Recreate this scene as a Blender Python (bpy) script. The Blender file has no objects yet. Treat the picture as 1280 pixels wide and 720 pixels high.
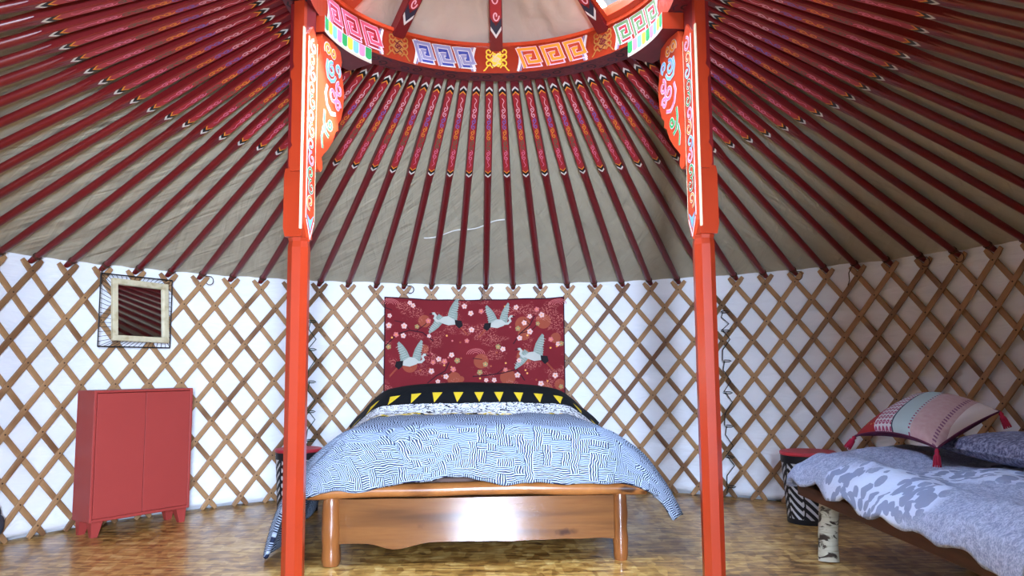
import bpy, math, random
from math import sin, cos, pi, radians, sqrt, exp, floor, atan2, hypot
from mathutils import Vector, Matrix, noise
random.seed(7)
sc = bpy.context.scene
COL = sc.collection

# ------------------------------------------------------------------ colours
def lin(c):
    c = c / 255.0
    return c / 12.92 if c <= 0.04045 else ((c + 0.055) / 1.055) ** 2.4
def rgb(r, g, b):
    return (lin(r), lin(g), lin(b), 1.0)

# ------------------------------------------------------------------ material node helper
class NT:
    def __init__(self, name, rough=0.6, spec=0.4):
        self.m = bpy.data.materials.new(name)
        self.m.use_nodes = True
        self.t = self.m.node_tree
        self.b = self.t.nodes['Principled BSDF']
        self.b.inputs['Roughness'].default_value = rough
        self.b.inputs['Specular IOR Level'].default_value = spec
        self._tc = None
    def node(self, ty, **kw):
        n = self.t.nodes.new(ty)
        for k, v in kw.items():
            setattr(n, k, v)
        return n
    def link(self, a, b):
        self.t.links.new(a, b)
    def put(self, sock, v):
        if isinstance(v, bpy.types.NodeSocket):
            self.link(v, sock)
        else:
            sock.default_value = v
    def tc(self, what='Object'):
        if self._tc is None:
            self._tc = self.node('ShaderNodeTexCoord')
        return self._tc.outputs[what]
    def mapping(self, vec, scale=(1, 1, 1), rot=(0, 0, 0), loc=(0, 0, 0)):
        n = self.node('ShaderNodeMapping')
        self.link(vec, n.inputs[0])
        n.inputs['Scale'].default_value = scale
        n.inputs['Rotation'].default_value = rot
        n.inputs['Location'].default_value = loc
        return n.outputs[0]
    def m_(self, op, a, b=0.0, c=0.0):
        n = self.node('ShaderNodeMath', operation=op)
        self.put(n.inputs[0], a); self.put(n.inputs[1], b); self.put(n.inputs[2], c)
        return n.outputs[0]
    def add(self, a, b): return self.m_('ADD', a, b)
    def sub(self, a, b): return self.m_('SUBTRACT', a, b)
    def mul(self, a, b): return self.m_('MULTIPLY', a, b)
    def gt(self, a, b): return self.m_('GREATER_THAN', a, b)
    def lt(self, a, b): return self.m_('LESS_THAN', a, b)
    def between(self, x, a, b): return self.mul(self.gt(x, a), self.lt(x, b))
    def noise(self, vec, scale=5, detail=3, rough=0.5, dist=0.0):
        n = self.node('ShaderNodeTexNoise')
        if vec is not None: self.link(vec, n.inputs['Vector'])
        n.inputs['Scale'].default_value = scale
        n.inputs['Detail'].default_value = detail
        n.inputs['Roughness'].default_value = rough
        n.inputs['Distortion'].default_value = dist
        return n.outputs['Fac']
    def voro(self, vec, scale=5, feature='F1', out='Distance', rnd=1.0):
        n = self.node('ShaderNodeTexVoronoi', feature=feature)
        self.link(vec, n.inputs['Vector'])
        n.inputs['Scale'].default_value = scale
        n.inputs['Randomness'].default_value = rnd
        return n.outputs[out]
    def wave(self, vec, scale=5, dist=2, detail=2, dscale=1.0, bands='X', typ='BANDS'):
        n = self.node('ShaderNodeTexWave', wave_type=typ)
        if typ == 'BANDS': n.bands_direction = bands
        self.link(vec, n.inputs['Vector'])
        n.inputs['Scale'].default_value = scale
        n.inputs['Distortion'].default_value = dist
        n.inputs['Detail'].default_value = detail
        n.inputs['Detail Scale'].default_value = dscale
        return n.outputs['Fac']
    def sep(self, vec):
        n = self.node('ShaderNodeSeparateXYZ'); self.link(vec, n.inputs[0])
        return n.outputs[0], n.outputs[1], n.outputs[2]
    def comb(self, x, y, z=0.0):
        n = self.node('ShaderNodeCombineXYZ')
        self.put(n.inputs[0], x); self.put(n.inputs[1], y); self.put(n.inputs[2], z)
        return n.outputs[0]
    def mix(self, f, a, b):
        n = self.node('ShaderNodeMix', data_type='RGBA')
        self.put(n.inputs[0], f); self.put(n.inputs[6], a); self.put(n.inputs[7], b)
        return n.outputs[2]
    def ramp(self, f, stops):
        n = self.node('ShaderNodeValToRGB')
        self.link(f, n.inputs[0])
        e = n.color_ramp.elements
        while len(e) < len(stops): e.new(0.5)
        for i, (p, c) in enumerate(stops):
            e[i].position = p; e[i].color = c
        return n.outputs[0]
    def smooth(self, x, a, b):
        n = self.node('ShaderNodeMapRange', interpolation_type='SMOOTHSTEP')
        self.put(n.inputs[0], x); n.inputs[1].default_value = a; n.inputs[2].default_value = b
        return n.outputs[0]
    def rand(self):
        return self.node('ShaderNodeObjectInfo').outputs['Random']
    def color(self, c): self.put(self.b.inputs['Base Color'], c)
    def bump(self, h, strength=0.3, dist=0.01):
        n = self.node('ShaderNodeBump')
        n.inputs['Strength'].default_value = strength
        n.inputs['Distance'].default_value = dist
        self.link(h, n.inputs['Height'])
        self.link(n.outputs[0], self.b.inputs['Normal'])
    def coat(self, w, r):
        self.b.inputs['Coat Weight'].default_value = w
        self.b.inputs['Coat Roughness'].default_value = r

def paint(name, c, rough=0.45, spec=0.4, var=0.10, scale=9, coat=0.0):
    """painted or plain surface with a slight natural tone variation"""
    n = NT(name, rough, spec)
    f = n.noise(n.tc(), scale, 3)
    d = tuple(x * (1 - var * 1.6) for x in c[:3]) + (1,)
    l = tuple(min(1, x * (1 + var)) for x in c[:3]) + (1,)
    n.color(n.mix(f, d, l))
    if coat: n.coat(coat, 0.15)
    return n.m

# ------------------------------------------------------------------ mesh builder
class MB:
    def __init__(self):
        self.v = []; self.f = []; self.mi = []; self.uv = []; self.sm = []
    def add(self, vs, fs, mat=0, uvs=None, smooth=False):
        o = len(self.v)
        self.v += [Vector(p) for p in vs]
        self.uv += list(uvs) if uvs else [(0, 0)] * len(vs)
        for f in fs:
            self.f.append([i + o for i in f]); self.mi.append(mat); self.sm.append(smooth)
    def box(self, c, s, M=None, mat=0, bev=0.0):
        x, y, z = s[0] / 2, s[1] / 2, s[2] / 2
        c = Vector(c)
        if bev <= 0:
            P = [Vector((a * x, b * y, d * z)) for a in (-1, 1) for b in (-1, 1) for d in (-1, 1)]
            F = [(0, 1, 3, 2), (4, 6, 7, 5), (0, 4, 5, 1), (2, 3, 7, 6), (0, 2, 6, 4), (1, 5, 7, 3)]
        else:
            P = []; idx = {}
            for a in (-1, 1):
                for b in (-1, 1):
                    for d in (-1, 1):
                        for ax in range(3):
                            q = [a * (x - bev), b * (y - bev), d * (z - bev)]
                            q[ax] = (a * x, b * y, d * z)[ax]
                            idx[(a, b, d, ax)] = len(P); P.append(Vector(q))
            F = []
            for ax in range(3):
                o1, o2 = [i for i in range(3) if i != ax]
                for s0 in (-1, 1):
                    q = []
                    for (p1, p2) in ((-1, -1), (1, -1), (1, 1), (-1, 1)):
                        k = [0, 0, 0]; k[ax] = s0; k[o1] = p1; k[o2] = p2
                        q.append(idx[(k[0], k[1], k[2], ax)])
                    F.append(q)
                for p1 in (-1, 1):
                    for p2 in (-1, 1):
                        q = []
                        for s0 in (-1, 1):
                            k = [0, 0, 0]; k[ax] = s0; k[o1] = p1; k[o2] = p2
                            q.append((idx[(*k, o1)], idx[(*k, o2)]))
                        F.append([q[0][0], q[1][0], q[1][1], q[0][1]])
            for a in (-1, 1):
                for b in (-1, 1):
                    for d in (-1, 1):
                        F.append([idx[(a, b, d, 0)], idx[(a, b, d, 1)], idx[(a, b, d, 2)]])
        if M is not None: P = [M @ p for p in P]
        self.add([p + c for p in P], F, mat)
    def tube(self, path, rad, n=10, mat=0, caps=True, smooth=True, squash=1.0, up=None):
        path = [Vector(p) for p in path]
        if not hasattr(rad, '__len__'): rad = [rad] * len(path)
        vs = []; fs = []
        prev = None
        for i, p in enumerate(path):
            t = (path[min(i + 1, len(path) - 1)] - path[max(i - 1, 0)])
            if t.length < 1e-9: t = Vector((0, 0, 1))
            t.normalize()
            if prev is None:
                a = Vector(up) if up is not None else (Vector((0, 0, 1)) if abs(t.z) < 0.9 else Vector((1, 0, 0)))
            else: a = prev
            s = a - t * a.dot(t); s.normalize(); prev = s
            b = t.cross(s)
            for k in range(n):
                w = 2 * pi * k / n
                vs.append(p + (s * cos(w) + b * sin(w) * squash) * rad[i])
        for i in range(len(path) - 1):
            for k in range(n):
                k2 = (k + 1) % n
                fs.append((i * n + k, i * n + k2, (i + 1) * n + k2, (i + 1) * n + k))
        self.add(vs, fs, mat, smooth=smooth)
        if caps:
            o = len(self.v)
            self.add(vs[:n], [list(range(n))[::-1]], mat)
            self.add(vs[-n:], [list(range(n))], mat)
    def grid(self, fn, nu, nv, mat=0, smooth=True, closed_u=False, uvf=None):
        vs = []; uvs = []; fs = []
        for i in range(nu + (0 if closed_u else 1)):
            for j in range(nv + 1):
                u, v = i / nu, j / nv
                vs.append(fn(u, v)); uvs.append(uvf(u, v) if uvf else (u, v))
        m = nv + 1
        for i in range(nu):
            i2 = (i + 1) % nu if closed_u else i + 1
            for j in range(nv):
                fs.append((i * m + j, i2 * m + j, i2 * m + j + 1, i * m + j + 1))
        self.add(vs, fs, mat, uvs, smooth)
    def prism(self, outline, to3, d0, d1, mat=0, side=None):
        """outline of 2-D points; to3(a, b, d) places it; a solid between depths d0 and d1"""
        n = len(outline)
        A = [to3(a, b, d0) for a, b in outline]; B = [to3(a, b, d1) for a, b in outline]
        self.add(A, [list(range(n))], mat); self.add(B, [list(range(n))[::-1]], mat)
        self.add(A + B, [(i, i + n, (i + 1) % n + n, (i + 1) % n) for i in range(n)], mat if side is None else side)
    def stroke(self, pts, w, surf, mat=0, e=0.001, taper=False):
        """a painted line of width w following 2-D pts on surface surf(a, b, e)"""
        vs = []; n = len(pts)
        for i, (a, b) in enumerate(pts):
            p, q = pts[max(i - 1, 0)], pts[min(i + 1, n - 1)]
            dx, dy = q[0] - p[0], q[1] - p[1]
            L = hypot(dx, dy) or 1
            ww = w / 2
            if 0 < i < n - 1:
                d1 = (a - p[0], b - p[1]); d2 = (q[0] - a, q[1] - b)
                l1 = hypot(*d1) or 1; l2 = hypot(*d2) or 1
                c = (d1[0] * d2[0] + d1[1] * d2[1]) / (l1 * l2)
                ww = ww / max(0.5, sqrt(max(0.0, (1 + c) / 2)))
            if taper: ww *= 0.35 + 0.65 * sin(pi * (i + 0.3) / (n - 0.4))
            nx, ny = -dy / L * ww, dx / L * ww
            vs += [surf(a + nx, b + ny, e), surf(a - nx, b - ny, e)]
        self.add(vs, [(2 * i, 2 * i + 1, 2 * i + 3, 2 * i + 2) for i in range(n - 1)], mat)
    def poly(self, pts, surf, mat=0, e=0.001):
        """a filled painted patch, fanned from its middle"""
        n = len(pts)
        ca = sum(p[0] for p in pts) / n; cb = sum(p[1] for p in pts) / n
        vs = [surf(ca, cb, e)] + [surf(a, b, e) for a, b in pts]
        self.add(vs, [(0, i + 1, (i + 1) % n + 1) for i in range(n)], mat)
    def build(self, name, mats, parent=None, loc=None, rotz=0.0, shift=True):
        me = bpy.data.meshes.new(name)
        base = Vector(loc) if loc is not None else Vector((0, 0, 0))
        if parent is not None: base = parent['_w'] if False else WL[parent.name]
        vs = self.v
        if shift: vs = [p - base for p in vs]
        me.from_pydata([tuple(p) for p in vs], [], self.f)
        if not isinstance(mats, (list, tuple)): mats = [mats]
        for m in mats: me.materials.append(m)
        me.polygons.foreach_set('material_index', self.mi)
        me.polygons.foreach_set('use_smooth', self.sm)
        ul = me.uv_layers.new(name='UVMap')
        li = [0] * len(me.loops); me.loops.foreach_get('vertex_index', li)
        fl = []
        for i in li: fl += self.uv[i]
        ul.data.foreach_set('uv', fl)
        me.update()
        o = bpy.data.objects.new(name, me); COL.objects.link(o)
        if parent is not None:
            o.parent = parent; WL[o.name] = base
        else:
            o.location = base; o.rotation_euler = (0, 0, rotz); WL[o.name] = base
        return o

WL = {}
def thing(name, loc, label, cat, group=None):
    o = bpy.data.objects.new(name, None); COL.objects.link(o)
    o.empty_display_size = 0.1; o.location = loc; WL[o.name] = Vector(loc)
    return tag(o, label, cat, group)
def tag(o, label, cat, group=None):
    o['label'] = label; o['category'] = cat
    if group: o['group'] = group
    return o
def structure(o, label=None):
    o['kind'] = 'structure'
    if label: o['label'] = label
    return o
def solidify(o, t, off=0.0):
    m = o.modifiers.new('thickness', 'SOLIDIFY'); m.thickness = t; m.offset = off
    return o
def bevel(o, w, seg=2):
    m = o.modifiers.new('edges', 'BEVEL'); m.width = w; m.segments = seg; m.limit_method = 'ANGLE'
    return o
def subsurf(o, k=1):
    m = o.modifiers.new('soft', 'SUBSURF'); m.levels = k; m.render_levels = k
    return o
def nz(x, y, z=0.0): return noise.noise(Vector((x, y, z)))

# ------------------------------------------------------------------ measurements (metres, tent centre at origin, +Y away from the door)
R = 3.03            # canvas wall radius
WALLH = 1.60
STEP = 2 * pi / 86  # angle between neighbouring roof poles
PH = radians(88.4)  # angle of the pole nearest the middle
def P(r, th, z): return Vector((r * cos(th), r * sin(th), z))
def roof_z(r): return 2.58 - 0.4656 * (r - 0.88)

# ------------------------------------------------------------------ materials
def wood(name, c1, c2, c3, scale=(1, 1, 1), rough=0.5, rnd=0.0, coat=0.0, knots=False, dens=14):
    n = NT(name, rough, 0.4)
    v = n.mapping(n.tc(), scale)
    if rnd:
        r = n.rand()
        off = n.mul(r, 37.0)
        vv = n.node('ShaderNodeVectorMath', operation='ADD'); n.link(v, vv.inputs[0]); n.link(n.comb(off, off, off), vv.inputs[1]); v = vv.outputs[0]
    g = n.noise(v, dens, 4, 0.6, 0.6)
    g2 = n.noise(v, dens * 0.25, 2, 0.5)
    c = n.mix(g, c1, c2)
    c = n.mix(n.mul(n.smooth(g2, 0.45, 0.75), 0.8), c, c3)
    if rnd:
        c = n.mix(n.mul(n.smooth(r, 0.80, 1.0), 0.75), c, c3)
    if knots:
        k = n.voro(n.mapping(n.tc(), (2.2, 2.2, 6.5), (0, 0, 0), (0.3, 0.0, 0.17)), 1.25)
        kd = n.noise(n.tc(), 22, 2)
        k = n.add(k, n.mul(n.sub(kd, 0.5), 0.25))
        c = n.mix(n.smooth(k, 0.2, 0.06), c, rgb(58, 30, 16))
    n.color(c)
    n.bump(g, 0.15, 0.004)
    if coat: n.coat(coat, 0.08)
    return n.m

M_slat = wood('pale lattice wood', rgb(148, 108, 70), rgb(178, 140, 98), rgb(100, 64, 40), (1, 1, 1), 0.5, rnd=1)
M_pin = paint('leather knot', rgb(60, 36, 22), 0.7)
M_red = paint('dark red gloss paint', rgb(106, 19, 23), 0.35, 0.5, 0.1)
M_panel = paint('pinkish red panel paint', rgb(162, 38, 44), 0.4, 0.4, 0.1)
M_orange = paint('orange red gloss paint', rgb(152, 46, 20), 0.28, 0.5, 0.07, 5, coat=0.3)
M_orangeB = paint('bright vermilion paint', rgb(192, 66, 32), 0.35, 0.5, 0.06, 6)
M_maroon = paint('maroon underside paint', rgb(104, 26, 34), 0.4, 0.4, 0.2, 30)
M_white = paint('white paint', rgb(214, 210, 204), 0.5, 0.4, 0.04)
M_black = paint('black paint', rgb(22, 20, 20), 0.5)
M_cream = paint('cream paint', rgb(214, 196, 160), 0.5)
M_pink = paint('pink paint', rgb(232, 128, 158), 0.5)
M_pinkpale = paint('pale pink paint', rgb(240, 186, 196), 0.5)
M_blue = paint('blue paint', rgb(58, 70, 150), 0.5)
M_sky = paint('sky blue paint', rgb(118, 178, 226), 0.5)
M_yellow = paint('yellow paint', rgb(244, 206, 60), 0.5)
M_gold = paint('orange gold paint', rgb(236, 150, 44), 0.5)
M_green = paint('green paint', rgb(44, 150, 78), 0.5)
M_dgreen = paint('dark green paint', rgb(36, 66, 46), 0.5)
M_mauve = paint('grey violet paint', rgb(140, 138, 172), 0.5)
M_bronze = paint('bronze paint', rgb(160, 104, 50), 0.4)
M_navy = paint('dark slate paint', rgb(48, 46, 62), 0.5)

# canvas roof
n = NT('beige roof canvas', 0.85, 0.2)
uvx, uvy, _ = n.sep(n.tc('UV'))
f = n.noise(n.tc(), 1.3, 4, 0.6)
n.color(n.mix(f, rgb(160, 150, 128), rgb(188, 180, 158)))
met = n.mapping(n.tc('UV'), (12.5, 2.2, 1))
w1 = n.noise(n.mapping(n.mapping(met, (1, 1, 1), (0, 0, .55)), (13, 1.6, 1)), 1.0, 3, 0.55, 0.5)
w2 = n.noise(n.mapping(n.mapping(met, (1, 1, 1), (0, 0, -.25)), (22, 2.4, 1)), 1.0, 2, 0.5, 0.4)
n.bump(n.add(w1, n.mul(w2, 0.5)), 0.6, 0.04)
M_roof = n.m
# crown canvas: light passes through it a little
n = NT('thin canvas of the crown cover', 0.8, 0.2)
f = n.noise(n.tc(), 5, 3, 0.5, 0.5)
n.color(n.mix(f, rgb(172, 150, 134), rgb(198, 180, 164)))
n.bump(n.noise(n.tc(), 6, 4, 0.55, 1.0), 0.4, 0.03)
tr = n.node('ShaderNodeBsdfTranslucent'); tr.inputs[0].default_value = rgb(226, 206, 186)
mx = n.node('ShaderNodeMixShader'); mx.inputs[0].default_value = 0.04
out = n.t.nodes['Material Output']
n.link(n.b.outputs[0], mx.inputs[1]); n.link(tr.outputs[0], mx.inputs[2]); n.link(mx.outputs[0], out.inputs['Surface'])
M_crowncloth = n.m
# wall cloth
n = NT('white wall cloth', 0.85, 0.2)
f = n.noise(n.tc(), 1.6, 3)
n.color(n.mix(f, rgb(228, 233, 240), rgb(242, 245, 250)))
w1 = n.noise(n.mapping(n.tc(), (1, 1, 5)), 2.6, 3, 0.5, 1.2)
n.bump(w1, 0.3, 0.03)
M_wall = n.m
# floor: varnished strand board
n = NT('varnished strand board floor', 0.32, 0.45)
v = n.tc()
c1 = n.voro(n.mapping(v, (10, 38, 1), (0, 0, 0.12)), 1.0, out='Color')
c2 = n.voro(n.mapping(v, (28, 11, 1), (0, 0, 0.5)), 1.0, out='Color')
c3 = n.voro(n.mapping(v, (13, 46, 1), (0, 0, -0.5)), 1.0, out='Color')
x1 = n.sep(c1)[0]; x2 = n.sep(c2)[1]; x3 = n.sep(c3)[2]
big = n.noise(v, 1.6, 3, 0.55)
mixv = n.add(n.add(n.mul(x1, 0.36), n.mul(x2, 0.28)), n.add(n.mul(x3, 0.22), n.mul(n.sub(big, 0.38), 0.55)))
n.color(n.ramp(mixv, [(0.12, rgb(92, 58, 22)), (0.38, rgb(152, 108, 48)), (0.58, rgb(190, 146, 74)), (0.85, rgb(220, 186, 116))]))
n.put(n.b.inputs['Roughness'], n.add(0.22, n.mul(n.noise(v, 9, 3), 0.26)))
n.bump(mixv, 0.12, 0.004)
n.coat(0.35, 0.18)
M_floor = n.m
n = NT('pale ground outside', 0.9, 0.2)
n.color(n.mix(n.noise(n.tc(), 30, 3), rgb(128, 134, 96), rgb(176, 174, 140))); M_ground = n.m  # ground colour lightened to bounce more light into the tent

def dull(m, spec):
    m.node_tree.nodes['Principled BSDF'].inputs['Specular IOR Level'].default_value = spec
    return m
M_bedwood = wood('varnished pine', rgb(100, 58, 26), rgb(128, 84, 42), rgb(62, 34, 16), (.8, 6, 11), 0.6, coat=0.8, knots=True, dens=5)
M_bedlog = wood('varnished pine log', rgb(140, 84, 40), rgb(170, 112, 60), rgb(96, 52, 24), (3, 6, 2), 0.3, coat=0.5, knots=True, dens=7)
M_leglog = wood('varnished pine post', rgb(112, 64, 30), rgb(146, 90, 46), rgb(62, 32, 16), (9, 9, 1.6), 0.3, coat=0.5, knots=False, dens=5)
M_darkplank = wood('dark brown plank', rgb(74, 42, 26), rgb(98, 58, 36), rgb(52, 28, 18), (8, 1, 8), 0.5)
n = NT('birch bark', 0.7, 0.3)
v = n.mapping(n.tc(), (1, 1, 2.2), (0.25, 0.2, 0))
a = n.noise(v, 11, 4, 0.6, 0.8)
b = n.noise(n.mapping(n.tc(), (1, 1, 9)), 9, 2)
c = n.mix(n.smooth(b, 0.5, 0.8), rgb(196, 192, 172), rgb(150, 144, 120))
n.color(n.mix(n.smooth(a, 0.52, 0.62), c, rgb(62, 50, 42)))
n.bump(a, 0.4, 0.01)
M_birch = n.m
dull(M_bedwood, .08); M_bedwood.node_tree.nodes['Principled BSDF'].inputs['Coat Roughness'].default_value = .10
M_cab = paint('coral red cabinet paint', rgb(156, 58, 52), 0.45, 0.4, 0.04, 4)
M_cabdark = paint('cabinet inside edge', rgb(120, 28, 32), 0.5)

# ------------------------------------------------------------------ setting
mb = MB()
mb.add([(3.07 * cos(2 * pi * k / 96), 3.07 * sin(2 * pi * k / 96), 0) for k in range(96)], [list(range(96))])
mb.add([(3.07 * cos(2 * pi * k / 96), 3.07 * sin(2 * pi * k / 96), z) for z in (0, -0.04) for k in range(96)],
       [(k, k + 96, (k + 1) % 96 + 96, (k + 1) % 96) for k in range(96)])
structure(mb.build('floor', M_floor))
mb = MB()
mb.add([(14 * cos(2 * pi * k / 48), 14 * sin(2 * pi * k / 48), -0.05) for k in range(48)], [list(range(48))])
structure(mb.build('ground', M_ground))
# cloth wall, open at the doorway behind the camera
A0, A1 = radians(-90 + 14), radians(270 - 12)
def wallfn(u, v):
    th = A0 + (A1 - A0) * u
    z = 0.012 + 1.66 * v
    r = R + 0.010 * nz(th * 9, z * 2.5) + 0.006 * nz(th * 30, z * 6, 3)
    if v < 0.12:
        z += (1 - v / 0.12) * (0.012 + 0.014 * nz(th * 14, 4)); r -= (1 - v / 0.12) * 0.012 * (1 + nz(th * 40, 2))
    return P(r, th, z)
mb = MB(); mb.grid(wallfn, 420, 40)
structure(solidify(mb.build('wall_back', M_wall), 0.006, 0))
mb = MB(); mb.grid(lambda u, v: P(3.085 - .03 * v, A0 - .02 + (A1 - A0 + .04) * u, -.05 + 1.80 * v), 160, 2)
structure(solidify(mb.build('wall_leak_seal', M_wall), 0.008, 0))  # outer skin added to stop light leaking in at the wall base
# added porch, out of view, that blocks outdoor light before the doorway
M_blocker = paint('light blocking canvas', rgb(120, 112, 100), .9, .2)
for nm, c, d in (('porch_blocker_left', (-1.55, -3.75, .86), (.04, 1.9, 1.82)), ('porch_blocker_right', (1.55, -3.75, .86), (.04, 1.9, 1.82)),
                 ('roof', (0, -3.78, 1.79), (3.2, 1.96, .04))):
    mb = MB(); mb.box(c, d, None, 0, .004); structure(mb.build(nm, M_blocker))
mb = MB()
for c, d in (((-.71, -4.70, .86), (1.64, .04, 1.82)), ((1.16, -4.70, .86), (.74, .04, 1.82)), ((.45, -4.70, 1.74), (.70, .04, .08))):
    mb.box(c, d, None, 0, .004)
structure(mb.build('porch_blocker_front', M_blocker))
mb = MB(); mb.box((0, -3.83, -.02), (3.1, 1.75, .03), None, 0, .004); structure(mb.build('floor_added_porch', M_floor))
# roof canvas
def rooffn(u, v):
    th = 2 * pi * u
    r = 0.90 + 2.19 * v
    k = ((th - PH) / STEP) % 1.0
    sag = 0.010 * sin(pi * k) ** 2
    return P(r, th, roof_z(r) + 0.043 + sag * 0.6 + 0.006 * nz(th * 12, r * 2.2) * min(1, v * 5))
mb = MB(); mb.grid(rooffn, 344, 40, closed_u=True)
structure(solidify(mb.build('ceiling', M_roof), 0.006, 0))

# ------------------------------------------------------------------ roof poles
def spiral(cx, cy, r0, r1, a0, turns, n=16):
    return [(cx + (r0 + (r1 - r0) * i / n) * cos(a0 + turns * 2 * pi * i / n), cy + (r0 + (r1 - r0) * i / n) * sin(a0 + turns * 2 * pi * i / n)) for i in range(n + 1)]
def scroll_run(mb, surf, x0, L, amp, mat, w, kind, e=0.0012):
    """one painted colour of the running scroll: curls set alternately to either side of the middle"""
    if kind == 'tail':
        pts = [(x0 + L * t / 14, amp * 0.75 * sin(2 * pi * 1.1 * t / 14) * (t / 14 if L > 0 else t / 14)) for t in range(15)]
        mb.stroke(pts, w, surf, mat, e)
        return
    k = 2
    for i in range(k):
        s = 1 if i % 2 == 0 else -1
        cx = x0 + L * (i + 0.5) / k
        sp = spiral(0, 0, 1.0, 0.16, pi, s * 1.30, 20)
        mb.stroke([(cx + L / k * 0.56 * px_, s * amp * 0.10 + amp * 1.05 * py_) for px_, py_ in sp], w, surf, mat, e)
SL = 0.4656; LEN = sqrt(1 + SL * SL)
FOOT = (2.985, 1.60)
def pole_mesh():
    mb = MB()
    ax = Vector((1, 0, -SL)).normalized()          # outward and down
    up = Vector((SL, 0, 1)).normalized()
    def at(r): return Vector((r - FOOT[0], 0, roof_z(r) - FOOT[1]))
    mb.tube([at(r) for r in (3.012, 2.97, 2.6, 2.2, 1.78, 1.72)], [0.013, 0.0165, 0.0185, 0.0185, 0.0185, 0.0185], 14, 0, squash=1.28, up=up)
    # squared upper length
    def ring(r, h):
        c = at(r); s = Vector((0, 1, 0)); q = h * 0.22
        return [c + s * a + up * b * .80 for a, b in ((-h + q, -h), (h - q, -h), (h, -h + q), (h, h - q), (h - q, h), (-h + q, h), (-h, h - q), (-h, -h + q))]
    rr = [(1.78, 0.019), (1.70, 0.0235), (1.02, 0.0235), (0.86, 0.021)]
    V = []; F = []
    for r, h in rr: V += ring(r, h)
    for i in range(len(rr) - 1):
        for k in range(8):
            F.append((i * 8 + k, i * 8 + (k + 1) % 8, i * 8 + 8 + (k + 1) % 8, i * 8 + 8 + k))
    mb.add(V, F, 0)
    # painted underside; a runs along the pole from the crown (metres), b across
    def surf(a, b, e):
        r = 0.90 + a / LEN
        return at(r) - up * (0.0188 + e) + Vector((0, b, 0))
    h = 0.0185
    a0, a1 = 0.125, 0.855
    mb.poly([(a0 + 0.03, h), (a0, 0), (a0 + 0.03, -h), (a1 - 0.03, -h), (a1, 0), (a1 - 0.03, h)], surf, 1, 0.0006)
    def chevron(a, d, wdt, mat, e):
        mb.add([surf(a + 0.024 * d, -h, e), surf(a, 0, e), surf(a + 0.024 * d, h, e), surf(a + 0.024 * d - wdt * d, h, e), surf(a - wdt * d, 0, e), surf(a + 0.024 * d - wdt * d, -h, e)],
               [(0, 1, 4, 5), (1, 2, 3, 4)], mat)
    for (a, d) in ((a0, 1), (a1, -1)):
        chevron(a + 0.012 * d, d, 0.010, 5, 0.0010)
        chevron(a, d, 0.022, 3, 0.0010)
        chevron(a - 0.022 * d, d, 0.016, 2, 0.0010)
    scroll_run(mb, surf, 0.255, -0.075, 0.012, 8, 0.0034, 'tail')
    x = 0.255
    for m in (8, 4, 5, 6, 7):
        scroll_run(mb, surf, x, 0.092, 0.012, m, 0.0042, 'curl'); x += 0.094
    scroll_run(mb, surf, x - 0.005, 0.070, 0.012, 7, 0.0034, 'tail')
    return mb
M_scrollblue = paint('violet blue paint', rgb(104, 106, 186), 0.5)
M_scrollgreen = paint('bottle green paint', rgb(64, 104, 74), 0.5)
M_rope = paint('brown horsehair cord', rgb(74, 52, 38), 0.9)
polemats = [M_red, M_panel, M_white, M_black, M_scrollblue, M_gold, M_scrollgreen, M_pink, M_pinkpale]
ties = []
for kind in range(3):
    mt = MB()
    ax = Vector((1, 0, -SL)).normalized(); up = Vector((SL, 0, 1)).normalized()
    c = Vector((-0.028, 0, 0.028 * SL))
    for s in range(2):
        cc = c - ax * 0.011 * s
        mt.tube([cc + Vector((0, 0.0225 * cos(t), 0)) + up * 0.0195 * sin(t) for t in [2 * pi * i / 14 for i in range(15)]], 0.0026, 6)
    if kind == 1:
        mt.tube([c + Vector((0, 0.02, -0.02)), c + Vector((-0.012, 0.035, -0.06)), c + Vector((-0.016, 0.03, -0.11)), c + Vector((-0.012, 0.045, -0.14))], 0.0032, 6)
    if kind == 2:
        mt.tube([c + Vector((0, -0.02, -0.015))] + [c + Vector((-0.014, -0.045 + 0.028 * cos(t), -0.045 + 0.03 * sin(t))) for t in [1.4 + 0.6 * i for i in range(8)]], 0.003, 6)
    ties.append(mt)
pole0 = None; tie0 = {}
def ordn(i):
    return {30: 'thirtieth', 1: 'first', 2: 'second', 3: 'third', 4: 'fourth', 5: 'fifth', 6: 'sixth', 7: 'seventh', 8: 'eighth', 9: 'ninth', 10: 'tenth', 11: 'eleventh', 12: 'twelfth',
            13: 'thirteenth', 14: 'fourteenth', 15: 'fifteenth', 16: 'sixteenth', 17: 'seventeenth', 18: 'eighteenth', 19: 'nineteenth', 20: 'twentieth'}.get(i) or \
        ('twenty-' + ordn(i - 20) if i < 30 else 'thirtieth')
ks = list(range(-30, 31))
for k in ks:
    th = PH + k * STEP
    loc = P(FOOT[0], th, FOOT[1])
    if pole0 is None:
        pole0 = pole_mesh().build('roof_pole', polemats, None, None, 0, shift=False)
        o = pole0
        tobs = []
        for kk in range(3):
            t = ties[kk].build('tie_cord', M_rope, None, None, 0, shift=False)
            tobs.append(t)
    else:
        o = pole0.copy(); COL.objects.link(o)
    o.location = loc; o.rotation_euler = (0, 0, th)
    kk = 1 if k in (-7, -12, 1, 8, 14) else 2 if k in (-15, -10, -14, 4, 11) else 0
    t = tobs[kk].copy(); COL.objects.link(t); t.parent = o; t.location = (0, 0, 0)
    if k == 0:
        lab = 'red painted roof pole in the middle, straight above the tapestry centre'
    else:
        lab = 'red painted roof pole, %s to the %s of the one above the tapestry centre' % (ordn(abs(k)), 'left' if k > 0 else 'right')
    tag(o, lab, 'roof pole', 'red roof poles fanning from the crown')
for t in tobs: bpy.data.objects.remove(t)

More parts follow.
